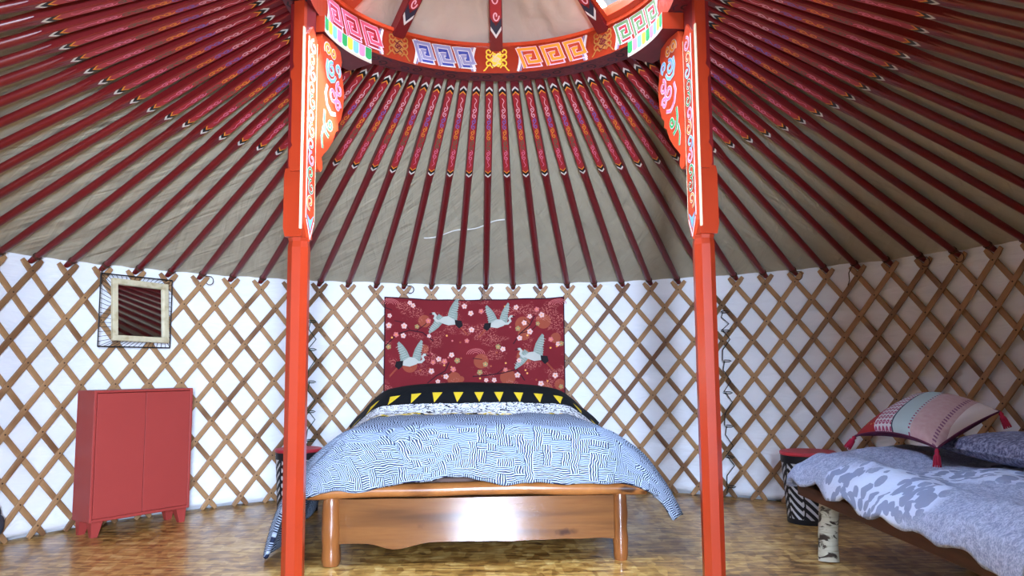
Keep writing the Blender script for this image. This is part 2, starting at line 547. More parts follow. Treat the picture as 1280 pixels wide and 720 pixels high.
# ------------------------------------------------------------------ lattice wall panels
ZT = 1.532; HR = 0.1332
def slat(th0, d, ta, tb, layer, parent):
    """d=+1 leans right going up (lower angle); th0 angle of its crossing at the top; clipped to angles ta..tb"""
    # theta(z) = th0 + d*(ZT - z)/HR*STEP/2
    zs = []
    z0, z1 = 0.004, ZT + 0.066
    for i in range(61):
        z = z0 + (z1 - z0) * i / 60
        th = th0 + d * (ZT - z) / HR * STEP / 2
        if ta <= th <= tb: zs.append((z, th))
    if len(zs) < 6: return
    r = 2.988 if layer == 0 else 3.002
    mb = MB()
    w = 0.0168; tk = 0.0055
    vs = []; n = len(zs)
    for i, (z, th) in enumerate(zs):
        c = P(r, th, z)
        tdir = Vector((-sin(th), cos(th), 0))
        along = (tdir * (-d * STEP / 2 * r) + Vector((0, 0, HR))).normalized()
        nrm = Vector((cos(th), sin(th), 0))
        side = along.cross(nrm).normalized()
        ww = w * (0.72 if i in (0, n - 1) else 1.0)
        for a, b in ((-1, -.6), (-.7, -1), (.7, -1), (1, -.6), (1, 1), (-1, 1)):
            vs.append(c + side * ww * a + nrm * tk * b)
    fs = []
    for i in range(n - 1):
        for k in range(6):
            fs.append((i * 6 + k, i * 6 + (k + 1) % 6, i * 6 + 6 + (k + 1) % 6, i * 6 + 6 + k))
    mb.add(vs, fs, 0)
    mb.add(vs[:6], [list(range(6))[::-1]], 0); mb.add(vs[-6:], [list(range(6))], 0)
    if layer == 0:
        for j in range(12):
            z = ZT - j * HR
            th = th0 + d * (ZT - z) / HR * STEP / 2
            if ta <= th <= tb:
                c = P(r, th, z); nrm = Vector((cos(th), sin(th), 0))
                mb.tube([c - nrm * 0.003, c - nrm * 0.0085], [0.0058, 0.0042], 8, 1)
    mb.build('slat', [M_slat, M_pin], parent)
SEAM_R, SEAM_L = radians(57.0), radians(118.6)
panels = [('wooden lattice wall panel on the left, behind the red cabinet', SEAM_L - STEP * 0.55, radians(178)),
          ('wooden lattice wall panel in the middle, behind the tapestry and big bed', SEAM_R - STEP * 0.5, SEAM_L + STEP * 0.45),
          ('wooden lattice wall panel on the right, behind the cushion and plank bed', radians(2), SEAM_R + STEP * 0.5)]
for lab, ta, tb in panels:
    tm = (ta + tb) / 2
    pr = thing('lattice_panel', P(2.995, tm, 0), lab, 'lattice wall', 'lattice wall panels')
    for k in range(-40, 50):
        th = PH + k * STEP
        slat(th, 1, ta, tb, 0, pr)
        slat(th, -1, ta, tb, 1, pr)

# lacing cords at the two joins
M_gcord = paint('dark green cord', rgb(34, 58, 40), 0.8)
M_bcord = paint('black green cord', rgb(30, 34, 30), 0.8)
def lacing(th, zs, mat, lab):
    mb = MB(); pts = []
    r = 2.966
    for i, z in enumerate(zs):
        # two turns round the slat ends, then a straight run to the next
        for t in range(0, 8):
            a = 2 * pi * t / 6
            pts.append(P(r + 0.004 * sin(a * .5), th + (0.011 * cos(a)), z + 0.006 * sin(a) - 0.0012 * t))
        if i < len(zs) - 1:
            s = 1 if i % 2 else -1
            pts.append(P(r, th - s * 0.010, (z * .7 + zs[i + 1] * .3))); pts.append(P(r - .004, th + s * 0.009, (z * .35 + zs[i + 1] * .65)))
    pts.append(P(r, th + 0.012, zs[-1] - 0.05))
    mb.tube(pts, 0.0034, 6)
    o = mb.build('lacing_cord', mat, None, P(r, th, zs[-1]))
    tag(o, lab, 'cord', 'cords lacing the lattice panels together')
lacing(SEAM_L + 0.002, [1.31, 1.10, .86, .64, .43, .32], M_gcord, 'dark green cord lacing the lattice join beside the left red post')
lacing(SEAM_R - 0.010, [1.35, 1.21, .99, .76, .52, .30, .09], M_bcord, 'black green cord lacing the lattice join beside the right red post')

# white cord strung above the poles
M_wcord = paint('white cord', rgb(226, 224, 218), 0.8)
mb = MB(); pts = []
for i in range(41):
    t = i / 40
    th = radians(103.5 - 14.2 * t); r = 2.42 - 0.22 * t + 0.015 * sin(t * pi * 4)
    pts.append(P(r, th, roof_z(r) + 0.030))
mb.tube(pts, 0.005, 6)
tag(mb.build('hanging_cord', M_wcord, None, pts[20]), 'white cord strung across the roof canvas above the tapestry', 'cord')

# ------------------------------------------------------------------ crown ring
RI, RO, ZB, ZTOP = 0.78, 0.90, 2.52, 2.665
crown = thing('crown_ring', (0, 0, ZB), 'round orange red roof crown painted with key patterns, held by two posts', 'roof crown')
mb = MB()
def annul(mb, r0, r1, z0, z1, t0, t1, n, mats):
    full = abs(t1 - t0 - 2 * pi) < 1e-6
    V = []
    for i in range(n + 1):
        th = t0 + (t1 - t0) * i / n
        V += [P(r0, th, z0), P(r1, th, z0), P(r1, th, z1), P(r0, th, z1)]
    for i in range(n):
        a = i * 4; b = a + 4
        mb.add([V[a], V[a + 1], V[b + 1], V[b]], [(0, 1, 2, 3)], mats[0])
        mb.add([V[a + 1], V[a + 2], V[b + 2], V[b + 1]], [(0, 1, 2, 3)], mats[1], smooth=True)
        mb.add([V[a + 2], V[a + 3], V[b + 3], V[b + 2]], [(0, 1, 2, 3)], mats[2])
        mb.add([V[a + 3], V[a], V[b], V[b + 3]], [(0, 1, 2, 3)], mats[3], smooth=True)
    if not full:
        mb.add(V[:4], [(0, 1, 2, 3)], mats[2]); mb.add(V[-4:], [(3, 2, 1, 0)], mats[2])
annul(mb, RI, RO, ZB, ZTOP, 0, 2 * pi, 128, (1, 1, 0, 0))
annul(mb, RI - 0.012, RI + 0.03, ZTOP, ZTOP + 0.018, 0, 2 * pi, 128, (2, 2, 2, 2))
# painted underside scrolls
def under(a, b, e): return P(0.84 + b, a / 0.84, ZB - e)
for k in range(-6, 44):
    a = 0.84 * radians(6 + k * 4.4)
    m = (3, 4, 5)[k % 3]
    s = 1 if k % 2 else -1
    mb.stroke(spiral(a, s * 0.008, 0.030, 0.008, s * pi / 2, s * 1.1, 14), 0.009, under, m, 0.0012)
    mb.stroke([(a - 0.03, -s * 0.035), (a, -s * 0.048), (a + 0.03, -s * 0.038)], 0.008, under, 3 + (k + 1) % 3, 0.0014)
ro = mb.build('rim', [M_orange, M_maroon, M_orangeB, M_navy, M_red, M_black], crown)
# painted inner face: panels of key pattern between emblems
def inner(a, b, e): return P(RI - e, a / RI, ZB + b)
FH = ZTOP - ZB
def key_panel(name, d0, d1, body, line, fill, nk=3):
    mb = MB()
    a0, a1 = RI * radians(d0), RI * radians(d1)
    def sub(p, q, m=8): return [(p[0] + (q[0] - p[0]) * i / m, p[1] + (q[1] - p[1]) * i / m) for i in range(m)]
    for k in range(nk):
        L = (a1 - a0) / nk
        x0 = a1 - L * k - 0.006             # runs from the left end (greater angle) to the right
        lo, hi = 0.022, FH - 0.020
        def mp(x, y): return (x0 - (x * 0.70 + 0.12 + 0.30 * (.5 - y)) * L, lo + (hi - lo) * y)
        key = [mp(*q) for q in ((0.0, 0.0), (0.0, 1.0), (1.0, 1.0), (1.0, 0.28), (0.36, 0.28), (0.36, 0.62), (0.66, 0.62))]
        path = []
        for i in range(len(key) - 1): path += sub(key[i], key[i + 1])
        path.append(key[-1])
        back = [mp(*q) for q in ((0, 0), (0, 1), (1, 1), (1, 0))]
        m = 8
        vs = []
        for j in range(m + 1):
            t = j / m
            vs += [inner(back[0][0] + (back[3][0] - back[0][0]) * t, back[0][1], 0.001), inner(back[1][0] + (back[2][0] - back[1][0]) * t, back[1][1], 0.001)]
        mb.add(vs, [(2 * j, 2 * j + 1, 2 * j + 3, 2 * j + 2) for j in range(m)], 2)
        mb.stroke(path, 0.023, inner, 1, 0.0020)
        mb.stroke(path, 0.0155, inner, 0, 0.0030)
        edge = []
        for i in range(4): edge += sub(back[i], back[(i + 1) % 4])
        edge.append(back[0])
        mb.stroke(edge, 0.007, inner, 1, 0.0026)
    for d in (d0, d1):
        a = RI * radians(d); s = 1 if d == d1 else -1
        mb.stroke([(a + s * 0.012 * sin(pi * i / 8) * -1, 0.006 + (FH - .012) * i / 8) for i in range(9)], 0.014, inner, 3, 0.0020)
        mb.stroke([(a - s * 0.014 + s * 0.012 * sin(pi * i / 8) * -1, 0.006 + (FH - .012) * i / 8) for i in range(9)], 0.008, inner, 4, 0.0020)
    o = mb.build(name, [body, line, fill, M_white, M_mauve], ro)
    return o
M_pinkred = paint('pink red paint', rgb(216, 84, 104), 0.45)
M_olive = paint('olive green paint', rgb(92, 122, 74), 0.5)
for d0, d1, body, line, fill in ((53, 81.5, M_gold, M_pinkpale, M_orangeB), (98.5, 123, M_mauve, M_white, M_blue), (137, 168, M_pinkred, M_pinkpale, M_panel), (14, 39.5, M_olive, M_white, M_panel)):
    key_panel('key_pattern', d0, d1, body, line, fill)
def emblem(deg, mat, mat2):
    mb = MB(); a = RI * radians(deg); c = FH * 0.5
    mb.poly([(a + 0.030 * cos(t) * (1 + .18 * cos(5 * t)), c + 0.040 * sin(t) * (1 + .15 * cos(6 * t))) for t in [2 * pi * i / 40 for i in range(40)]], inner, 0, 0.002)
    for s in (-1, 1):
        for y, q in ((0.02, 1), (-0.022, -1), (0.045, 1)):
            mb.stroke(spiral(a + s * 0.040, c + y, 0.022, 0.005, pi if s > 0 else 0, s * q * 1.1, 14), 0.007, inner, 0, 0.0026)
        mb.stroke([(a + s * (0.02 + 0.05 * i / 8), c - 0.045 + 0.016 * sin(i / 8 * pi * 1.5)) for i in range(9)], 0.007, inner, 0, 0.0026)
    for y in (-0.026, 0, 0.026):
        mb.stroke([(a - 0.022 + 0.044 * i / 8, c + y + 0.008 * sin(i / 8 * pi * 2)) for i in range(9)], 0.006, inner, 1, 0.0034)
    mb.stroke(spiral(a, c, 0.018, 0.004, 0, 1.6, 16), 0.005, inner, 1, 0.0036)
    mb.build('emblem', [mat, mat2], ro)
emblem(90, M_yellow, M_cream); emblem(45.5, M_bronze, M_maroon); emblem(130, M_bronze, M_maroon)

# crown spokes
def spoke(deg, w, dep):
    th = radians(deg)
    mb = MB()
    prof = []
    for i in range(15):
        t = i / 14
        r = 0.80 - 0.72 * t
        z = 2.625 + 0.40 * sin(t * pi * 0.5)
        prof.append((r, z))
    tdir = Vector((-sin(th), cos(th), 0))
    V = []
    for r, z in prof:
        for s, q in ((-1, 0), (1, 0), (1, 1), (-1, 1)):
            V.append(P(r, th, z + q * dep) + tdir * s * w / 2)
    F = [];
    for i in range(14):
        for k in range(4): F.append((i * 4 + k, i * 4 + (k + 1) % 4, i * 4 + 4 + (k + 1) % 4, i * 4 + 4 + k))
    mb.add(V, F, 0)
    mb.add(V[:4], [(3, 2, 1, 0)], 0)
    def surf(a, b, e):
        t = max(0, min(1, a)); r = 0.80 - 0.72 * t
        return P(r, th, 2.625 + 0.40 * sin(t * pi * .5) - e) + tdir * b
    h = w * 0.42
    def stripe(ta, m, wd, e):
        mb.add([surf(ta + .05, -h, e), surf(ta, 0, e), surf(ta + .05, h, e), surf(ta + .05 + wd, h, e), surf(ta + wd, 0, e), surf(ta + .05 + wd, -h, e)], [(0, 1, 4, 5), (1, 2, 3, 4)], m)
    n_ = 20
    vs = []
    for i in range(n_ + 1):
        t = 0.2 + 0.75 * i / n_
        vs += [surf(t, -h, .001), surf(t, h, .001)]
    mb.add(vs, [(2 * i, 2 * i + 1, 2 * i + 3, 2 * i + 2) for i in range(n_)], 1)
    stripe(0.105, 2, 0.022, .002); stripe(0.127, 3, 0.05, .002)
    for j in range(7):
        t0 = 0.24 + 0.1 * j; s = 1 if j % 2 else -1
        sp = spiral(0, s * h * 0.12, 1.0, 0.12, s * pi / 2, s * 1.15, 16)
        mb.stroke([(t0 + x * 0.036, y * h * 0.62) for x, y in sp], 0.007, lambda a, b, e: surf(a, b, e), (5, 4)[(j // 2) % 2], .003)
    return mb.build('spoke', [M_red, M_panel, M_white, M_navy, M_gold, M_pinkpale], crown)
for d in (90, 45.5, 130, 0, 180, 225, 270, 315): spoke(d, 0.068, 0.07)
mb = MB(); mb.tube([(0, 0, 3.0), (0, 0, 3.02), (0, 0, 3.1)], [0.14, 0.15, 0.15], 24)
mb.build('hub', M_orange, crown)
# orange window frame in the right hand quarter of the crown
def dome_z(r): return 2.715 + 0.40 * (1 - (r / 0.86) ** 2)
def dome(r, th, e=0.0): return P(r, th, dome_z(r) + e)
def pane_at(r, th, e=0.0): return P(r, th, 2.697 + 0.62 * (0.80 - r) + e)
for i, (t0, t1) in enumerate(((1, 44.5), (-43.5, -1), (-89, -46), (-133, -91), (-178, -136), (-208, -181))):
    mb = MB()
    T0, T1 = radians(t0), radians(t1)
    def hole(u, k):
        # outer loop k=0 and inner loop k=1, traced together
        q = 4 * u
        seg = int(q) % 4; f = q - int(q)
        r0, r1 = 0.18, 0.80
        if k: r0, r1 = 0.32, 0.745
        da = 0.0 if not k else 1.0
        def lim(r): return (T0 + da * 0.045 / r, T1 - da * 0.045 / r)
        if seg == 0: r = r1; a, b = lim(r); th = a + (b - a) * f
        elif seg == 1: r = r1 + (r0 - r1) * f; th = lim(r)[1]
        elif seg == 2: r = r0; a, b = lim(r); th = b + (a - b) * f
        else: r = r0 + (r1 - r0) * f; th = lim(r)[0]
        return r, th
    N = 64; V = []
    for j in range(N):
        ro_, to_ = hole(j / N, 0); ri_, ti_ = hole(j / N, 1)
        V += [pane_at(ro_, to_, -0.03), pane_at(ri_, ti_, -0.03), pane_at(ri_, ti_, 0.02), pane_at(ro_, to_, 0.02)]
    F = []
    for j in range(N):
        a = j * 4; b = ((j + 1) % N) * 4
        for k in range(4): F.append((a + k, a + (k + 1) % 4, b + (k + 1) % 4, b + k))
    mb.add(V, F, 0)
    fr = mb.build('window_%d' % (i + 1), M_orangeB); structure(fr)
    gp = MB()
    gp.grid(lambda u, v: pane_at(0.25 + 0.53 * u, T0 + (T1 - T0) * (0.03 + 0.94 * v), 0.004), 12, 12)
    n = NT('dusty clear plastic', 0.12, 0.5)
    n.b.inputs['Base Color'].default_value = rgb(200, 206, 210)
    dust = n.noise(n.tc(), 9, 4, 0.6, 1.0)
    tb_ = n.node('ShaderNodeBsdfTransparent'); tb_.inputs[0].default_value = (0.95, 0.96, 0.97, 1)
    mx = n.node('ShaderNodeMixShader'); n.link(n.mul(n.smooth(dust, 0.35, 0.8), 0.32), mx.inputs[0])
    n.link(tb_.outputs[0], mx.inputs[1]); n.link(n.b.outputs[0], mx.inputs[2]); n.link(mx.outputs[0], n.t.nodes['Material Output'].inputs['Surface'])
    g = gp.build('pane', n.m, fr)
# canvas over the rest of the crown
T0, T1 = radians(46), radians(150)
def coverfn(u, v):
    r = 0.02 + 0.90 * v; th = T0 + (T1 - T0) * u
    fold = 0.030 * nz(r * 5 + 2, th * 4, 1.3) + 0.020 * nz(r * 3 + th * 9, r * 6, 5)
    return P(r, th, dome_z(r) - 0.012 + fold * (1 if v < 0.9 else (1 - v) * 10) + 0.014 * (1 if r < .8 else 0))
mb = MB(); mb.grid(coverfn, 110, 40)
cv = solidify(mb.build('crown_cover', M_crowncloth, None, (0, 0, 2.75)), 0.004)
tag(cv, 'pale creased canvas stretched over the crown above the painted spokes', 'canvas cover')

# ------------------------------------------------------------------ the two painted posts
def post(x0, sx, label):
    """sx = +1 for the right post (inner face towards -X)"""
    root = thing('support_post', (x0, 0, 0), label, 'post', 'red posts holding the crown')
    q = -sx                                    # direction from the post to the tent's middle
    mb = MB()
    def octa(h, z, c=0.42):
        k = h * c
        pts = ((-k, -h), (k, -h), (h, -k), (h, k), (k, h), (-k, h), (-h, k), (-h, -k))
        return [Vector((x0 + a, b, z)) for a, b in pts]
    V = []; zs = [(0, .0425), (0.03, .0425), (1.46, .0425), (1.485, .039), (1.50, .0425)]
    for z, h in zs: V += octa(h, z)
    F = []
    for i in range(len(zs) - 1):
        for k in range(8): F.append((i * 8 + k, i * 8 + (k + 1) % 8, i * 8 + 8 + (k + 1) % 8, i * 8 + 8 + k))
    mb.add(V, F, 0); mb.add(V[:8], [list(range(8))[::-1]], 0)
    mb.build('shaft', M_orange, root)
    # squared upper block, turned a little towards the middle of the tent
    Rm = Matrix.Rotation(radians(9) * sx, 3, 'Z')
    def W(a, b, z): return Vector((x0, 0, 0)) + Rm @ Vector((a * sx, b, 0)) + Vector((0, 0, z))
    # a: + outwards, b: + to the back
    mb = MB()
    prof = [(-.036, 1.50), (.038, 1.50), (.046, 1.54), (.046, 1.765), (.040, 1.79), (-.036, 1.79)]
    mb.prism(prof, lambda a, z, d: W(a, d, z), -.060, .050, 0)
    prof = [(-.036, 1.79), (.038, 1.79), (.038, 2.518), (-.036, 2.518)]
    mb.prism(prof, lambda a, z, d: W(a, d, z), -.046, .050, 1)
    mb.prism([(.030, 1.79), (.042, 1.79), (.042, 2.518), (.030, 2.518)], lambda a, z, d: W(a, d, z), -.020, .046, 0)
    mb.prism([(-.036, 1.775), (.012, 1.775), (.020, 1.80), (.020, 1.865), (.006, 1.885), (.012, 1.90), (.012, 2.165), (.020, 2.18), (.020, 2.205), (.004, 2.225), (.010, 2.25), (.010, 2.517), (-.036, 2.517)], lambda a, z, d: W(a, d, z), -.074, -.046, 0)
    mb.prism([(-.0375, 1.53), (-.0325, 1.53), (-.0325, 2.40), (-.0375, 2.40)], lambda a, z, d: W(a, d, z), -.0765, -.060, 2)
    mb.build('upper_block', [M_orange, M_red, M_cream], root)
    # painted strip on the inner face
    mb = MB()
    mb.prism([(-.046, 1.56), (0, 1.485), (.046, 1.56), (.046, 2.38), (0, 2.43), (-.046, 2.38)], lambda b, z, d: W(-.036 - d, b, z), 0, .010, 0)
    def sf(a, b, e): return W(-.046 - e, a, b)
    mb.stroke([(-.044, 1.58), (-.044, 2.37)], .009, sf, 1, .001)
    mb.stroke([(.044, 1.58), (.044, 2.37)], .006, sf, 2, .001)
    mb.poly([(-.034, 1.60), (0, 1.53), (.034, 1.60), (0, 1.575)], sf, 4, .0012)
    mb.stroke([(-.038, 1.575), (0, 1.50), (.038, 1.575)], .008, sf, 1, .0014)
    cols = [6, 7, 5, 3, 4, 6, 3, 5, 7, 4, 6, 3]
    for i, c in enumerate(cols):
        z = 1.655 + i * 0.062; s = 1 if i % 2 else -1
        sp = spiral(s * .005, z, .034, .006, s * pi / 2, s * 1.15, 16)
        mb.stroke(sp, .013, sf, 1, .0016); mb.stroke(sp, .007, sf, c, .0024)
    mb.build('painted_strip', [M_orangeB, M_white, M_cream, M_pink, M_sky, M_green, M_gold, M_olive], root)
    # carved bracket following the curve of the crown
    rc = abs(x0)
    def B(a, z, d):
        f = radians(76)                       # leans from straight back towards the middle of the tent
        return Vector((x0 + sx * (-.018 - a * cos(f) + d * sin(f)), a * sin(f) + d * cos(f) - .01, z))
    outl = [(.052, 2.30), (.075, 2.335), (.085, 2.40), (.10, 2.438), (.20, 2.440), (.275, 2.425), (.292, 2.38), (.282, 2.345), (.300, 2.31), (.318, 2.24), (.312, 2.16), (.290, 2.10), (.262, 2.075), (.266, 2.045),
            (.240, 2.03), (.215, 1.98), (.170, 1.93), (.128, 1.895), (.108, 1.875), (.118, 1.855), (.120, 1.83), (.104, 1.81), (.080, 1.815), (.066, 1.84), (.052, 1.85)]
    mb = MB()
    mb.prism(outl, B, -.022, .022, 0)
    def sb(a, b, e): return B(a, b, -.022 - e)
    def motif(pts, c, w=.012):
        mb.stroke(pts, w + .007, sb, 1, .0012); mb.stroke(pts, w, sb, c, .0022)
    motif(spiral(.150, 2.385, .030, .008, pi * 1.2, -1.2), 6); motif(spiral(.205, 2.388, .026, .007, pi * .8, 1.1), 6)
    motif(spiral(.190, 2.305, .036, .008, pi * .4, 1.2), 4); motif(spiral(.250, 2.325, .028, .007, -pi * .4, 1.0), 4)
    motif([(.15, 2.34), (.14, 2.30), (.155, 2.26), (.185, 2.25), (.215, 2.262), (.23, 2.285)], 4)
    motif(spiral(.265, 2.235, .034, .008, pi * .5, 1.1), 3); motif(spiral(.205, 2.195, .040, .008, pi * .2, -1.2), 3)
    motif([(.15, 2.22), (.135, 2.18), (.15, 2.13), (.19, 2.10), (.235, 2.11)], 3); motif(spiral(.255, 2.155, .028, .007, 0, 1.1), 3)
    motif([(.13, 2.10), (.125, 2.05), (.14, 2.0), (.17, 1.985)], 5); motif(spiral(.180, 2.045, .026, .007, pi, 1.1), 5); motif([(.12, 2.02), (.105, 1.97), (.115, 1.92)], 5, .009)
    mb.build('carved_bracket', [M_orangeB, M_white, M_cream, M_pink, M_sky, M_green, M_gold], root)
    # curved bearer under the crown with a row of coloured tabs
    t0, t1 = (radians(4.8), radians(31)) if sx > 0 else (radians(180 - 36), radians(180 - 5.2))
    mb = MB()
    annul(mb, .752, .905, 2.442, 2.518, t0, t1, 28, (1, 0, 0, 2))
    def st(a, b, e): return P(.752 - e, a, 2.442 + b)
    nt = 9
    cs = [3, 4, 5, 6]
    for i in range(nt):
        ta = t0 + (t1 - t0) * (i + .05) / nt; tb = t0 + (t1 - t0) * (i + .95) / nt
        tm = (ta + tb) / 2
        c = cs[(i if sx < 0 else nt - 1 - i) % 4]
        pts = [(ta, .073), (ta, .028)] + [(tm - (tm - ta) * cos(pi * k / 6), .028 - .012 * sin(pi * k / 6)) for k in range(1, 6)] + [(tb, .028), (tb, .073)]
        mb.poly(pts, st, c, .0015)
    mb.stroke([(t0 + (t1 - t0) * i / 20, .006) for i in range(21)], .009, st, 7, .0015)
    mb.build('crown_bearer', [M_orange, M_maroon, M_white, M_green, M_pink, M_sky, M_yellow, M_cream], root)
post(-0.825, -1, 'red post with painted carved bracket, left of the big bed')
post(0.885, 1, 'red post with painted carved bracket, right of the big bed')

# ------------------------------------------------------------------ red cabinet
FL = Vector((-2.340, 1.283, 0)); FR = Vector((-1.979, 1.793, 0))
ux = (FR - FL).normalized(); uy = Vector((-ux.y, ux.x, 0)); cw = (FR - FL).length; cd = 0.20
root = thing('cabinet', (FL + FR) / 2 + uy * cd / 2, 'coral red two-door cabinet standing against the lattice below the mirror', 'cabinet')
def CB(a, b, z): return FL + ux * a + uy * b + Vector((0, 0, z))
Mc = Matrix(((ux.x, uy.x, 0), (ux.y, uy.y, 0), (0, 0, 1)))
def cbox(mb, a0, a1, b0, b1, z0, z1, bev=.003, mat=0):
    mb.box(CB((a0 + a1) / 2, (b0 + b1) / 2, (z0 + z1) / 2), (a1 - a0, b1 - b0, z1 - z0), Mc, mat, bev)
zb, zt = .086, .836
mb = MB()
cbox(mb, 0, .016, 0, cd, zb, zt); cbox(mb, cw - .016, cw, 0, cd, zb, zt)
cbox(mb, .016, cw - .016, 0, cd, zb, zb + .018); cbox(mb, .016, cw - .016, 0, cd, zt - .014, zt)
cbox(mb, .016, cw - .016, cd - .01, cd, zb + .018, zt - .014, 0.001)
mb.build('body', M_cab, root)
for i in range(2):
    w = (cw - .032) / 2
    a0 = .016 + w * i + .0015; a1 = .016 + w * (i + 1) - .0015
    if i == 0: a0, a1 = a0, a1 - .002
    mb = MB(); cbox(mb, a0, a1, .001 - (.004 if i == 0 else 0), .018, zb + .020, zt - .017, .002)
    mb.build('door', M_cab, root)
for a, b, sa, sb_ in ((.05, .035, -1, -1), (cw - .05, .035, 1, -1), (.05, cd - .035, -1, 1), (cw - .05, cd - .035, 1, 1)):
    mb = MB(); V = []
    for z, h, off in ((zb, .034, 0), (0, .018, .010)):
        for p, q in ((-1, -1), (1, -1), (1, 1), (-1, 1)):
            V.append(CB(a + sa * off + p * h, b + sb_ * off * .8 + q * h * .75, z))
    mb.add(V, [(0, 1, 5, 4), (1, 2, 6, 5), (2, 3, 7, 6), (3, 0, 4, 7), (0, 3, 2, 1), (4, 5, 6, 7)])
    mb.build('leg', M_cab, root)

# ------------------------------------------------------------------ mirror in a wire surround
mc = Vector((-2.313, 1.728, 1.325)); mx_ = Vector((.50, .866, 0)).normalized(); mn = Vector((mx_.y, -mx_.x, 0))
tilt = radians(6)
mup = (Vector((0, 0, 1)) * cos(tilt) - mn * sin(tilt)); mnn = (mn * cos(tilt) + Vector((0, 0, 1)) * sin(tilt))
roll = radians(-1.2)
ma = mx_ * cos(roll) + mup * sin(roll); mbv = mup * cos(roll) - mx_ * sin(roll)
def MR(a, b, d): return mc + ma * a + mbv * b + mnn * d
root = thing('mirror', mc, 'square mirror with pale wooden frame in a black wire surround, hung above the cabinet', 'mirror')
M_frame = wood('pale washed wood', rgb(196, 186, 150), rgb(214, 206, 176), rgb(172, 158, 120), (6, 6, 6), .6)
M_wire = paint('black wire', rgb(26, 24, 24), .5)
mb = MB(); h = .196; k = .162
MM = Matrix(((ma.x, mbv.x, mnn.x), (ma.y, mbv.y, mnn.y), (ma.z, mbv.z, mnn.z)))
for a0, a1, b0, b1 in ((-h, h, k, h), (-h, h, -h, -k), (-h, -k, -k, k), (k, h, -k, k)):
    mb.box(MR((a0 + a1) / 2, (b0 + b1) / 2, .012), (a1 - a0, b1 - b0, .026), MM, 0, .002)
mb.build('frame', M_frame, root)
n = NT('mirror glass', .03, .5); n.b.inputs['Metallic'].default_value = 1; n.b.inputs['Base Color'].default_value = (.78, .78, .80, 1)
mb = MB(); mb.box(MR(0, 0, .004), (2 * k + .004, 2 * k + .004, .006), MM)
mb.build('glass', n.m, root)
mb = MB(); H2 = .252; H1 = .226
def MW(a, b, d): return mc + mx_ * a + Vector((0, 0, 1)) * b + mn * d
cor = [MW(-H2, -H1, -.03), MW(H2, -H1, -.03), MW(H2, H1, -.03), MW(-H2, H1, -.03)]
for i in range(4): mb.tube([cor[i], cor[(i + 1) % 4]], .0042, 6)
hh = .185
inn = [MR(-hh, -hh, -.004), MR(hh, -hh, -.004), MR(hh, hh, -.004), MR(-hh, hh, -.004)]
for i in range(4): mb.tube([inn[i], inn[(i + 1) % 4]], .003, 6)
for i in range(4):
    for j in range(15):
        t = j / 15
        o_ = cor[i].lerp(cor[(i + 1) % 4], t); q_ = inn[i].lerp(inn[(i + 1) % 4], min(1, max(0, t * 1.0 + .06)))
        mb.tube([o_, q_], .0017, 5)
mb.build('wire_surround', M_wire, root)

# ------------------------------------------------------------------ tapestry
n = NT('red printed cloth', .8, .2)
u_, v_, _ = n.sep(n.tc('UV'))
base = n.mix(n.noise(n.tc('UV'), 3, 3), rgb(106, 24, 32), rgb(130, 33, 41))
shell = n.voro(n.mapping(n.tc('UV'), (5.2, 5.2, 1), (0, 0, .3)), 1.0)
base = n.mix(n.mul(n.lt(shell, .33), .55), base, rgb(172, 92, 62))
lace = n.voro(n.mapping(n.tc('UV'), (90, 120, 1)), 1.0)
patch = n.smooth(n.noise(n.mapping(n.tc('UV'), (1.6, 2.6, 1)), 2.6, 2), .52, .60)
base = n.mix(n.mul(n.mul(patch, n.lt(lace, .42)), .55), base, rgb(206, 124, 112))
n.color(base); n.bump(n.noise(n.tc('UV'), 2.5, 3, .5, .8), .35, .03)
M_tap = n.m
M_crane = paint('grey green print', rgb(140, 154, 144), .8, .2, .14, 40)
M_cranelight = paint('pale grey print', rgb(188, 190, 180), .8, .2)
M_ink = paint('black print', rgb(30, 24, 28), .8, .2)
M_branch = paint('dark branch print', rgb(62, 20, 30), .8, .2)
M_petal = paint('pale blossom print', rgb(226, 182, 176), .8, .2)
M_petal2 = paint('pink blossom print', rgb(206, 112, 112), .8, .2)
M_petal3 = paint('olive blossom print', rgb(160, 136, 92), .8, .2)
M_shell = paint('rust shell print', rgb(170, 84, 58), .8, .2, .2, 30)
TH0, TH1 = radians(108.15), radians(80.55); TZ1 = 1.508; TZ0 = 0.58; TWD = 1.424
def tap(a, b, e=0.0):
    """a metres from the left edge, b metres up from the bottom"""
    u = a / TWD; v = b / (TZ1 - TZ0)
    th = TH0 + (TH1 - TH0) * u
    sag = -.018 * sin(pi * u) * max(0, v) + .010 * nz(u * 6, 3) * v
    r = 2.962 - .010 * nz(u * 5, v * 2.2) - .014 * abs(sin(3.2 * u + v * 1.2 + .6)) ** 6 - .012 * sin(pi * min(1, max(0, u)))
    return P(r - e, th, TZ0 + b + sag)
mb = MB(); TH = TZ1 - TZ0
mb.grid(lambda u, v: tap(u * TWD, v * TH), 90, 50, uvf=lambda u, v: (u * TWD, v * TH))
def px(x, y):       # place on the cloth from fractions of its visible picture
    return ((x - 481) / 224 * TWD, TH - (y - 373) / 160.0 * 1.02)
rnd = random.Random(3)
def blossom(a, b, s, m):
    r0 = rnd.random() * 6
    for k in range(5):
        t = r0 + k * 2 * pi / 5
        mb.poly([(a + s * .62 * cos(t) + s * .46 * cos(q), b + s * .62 * sin(t) + s * .46 * sin(q)) for q in [2 * pi * i / 8 for i in range(8)]], tap, m, .0030)
    mb.poly([(a + s * .28 * cos(q), b + s * .28 * sin(q)) for q in [2 * pi * i / 6 for i in range(6)]], tap, 6, .0038)
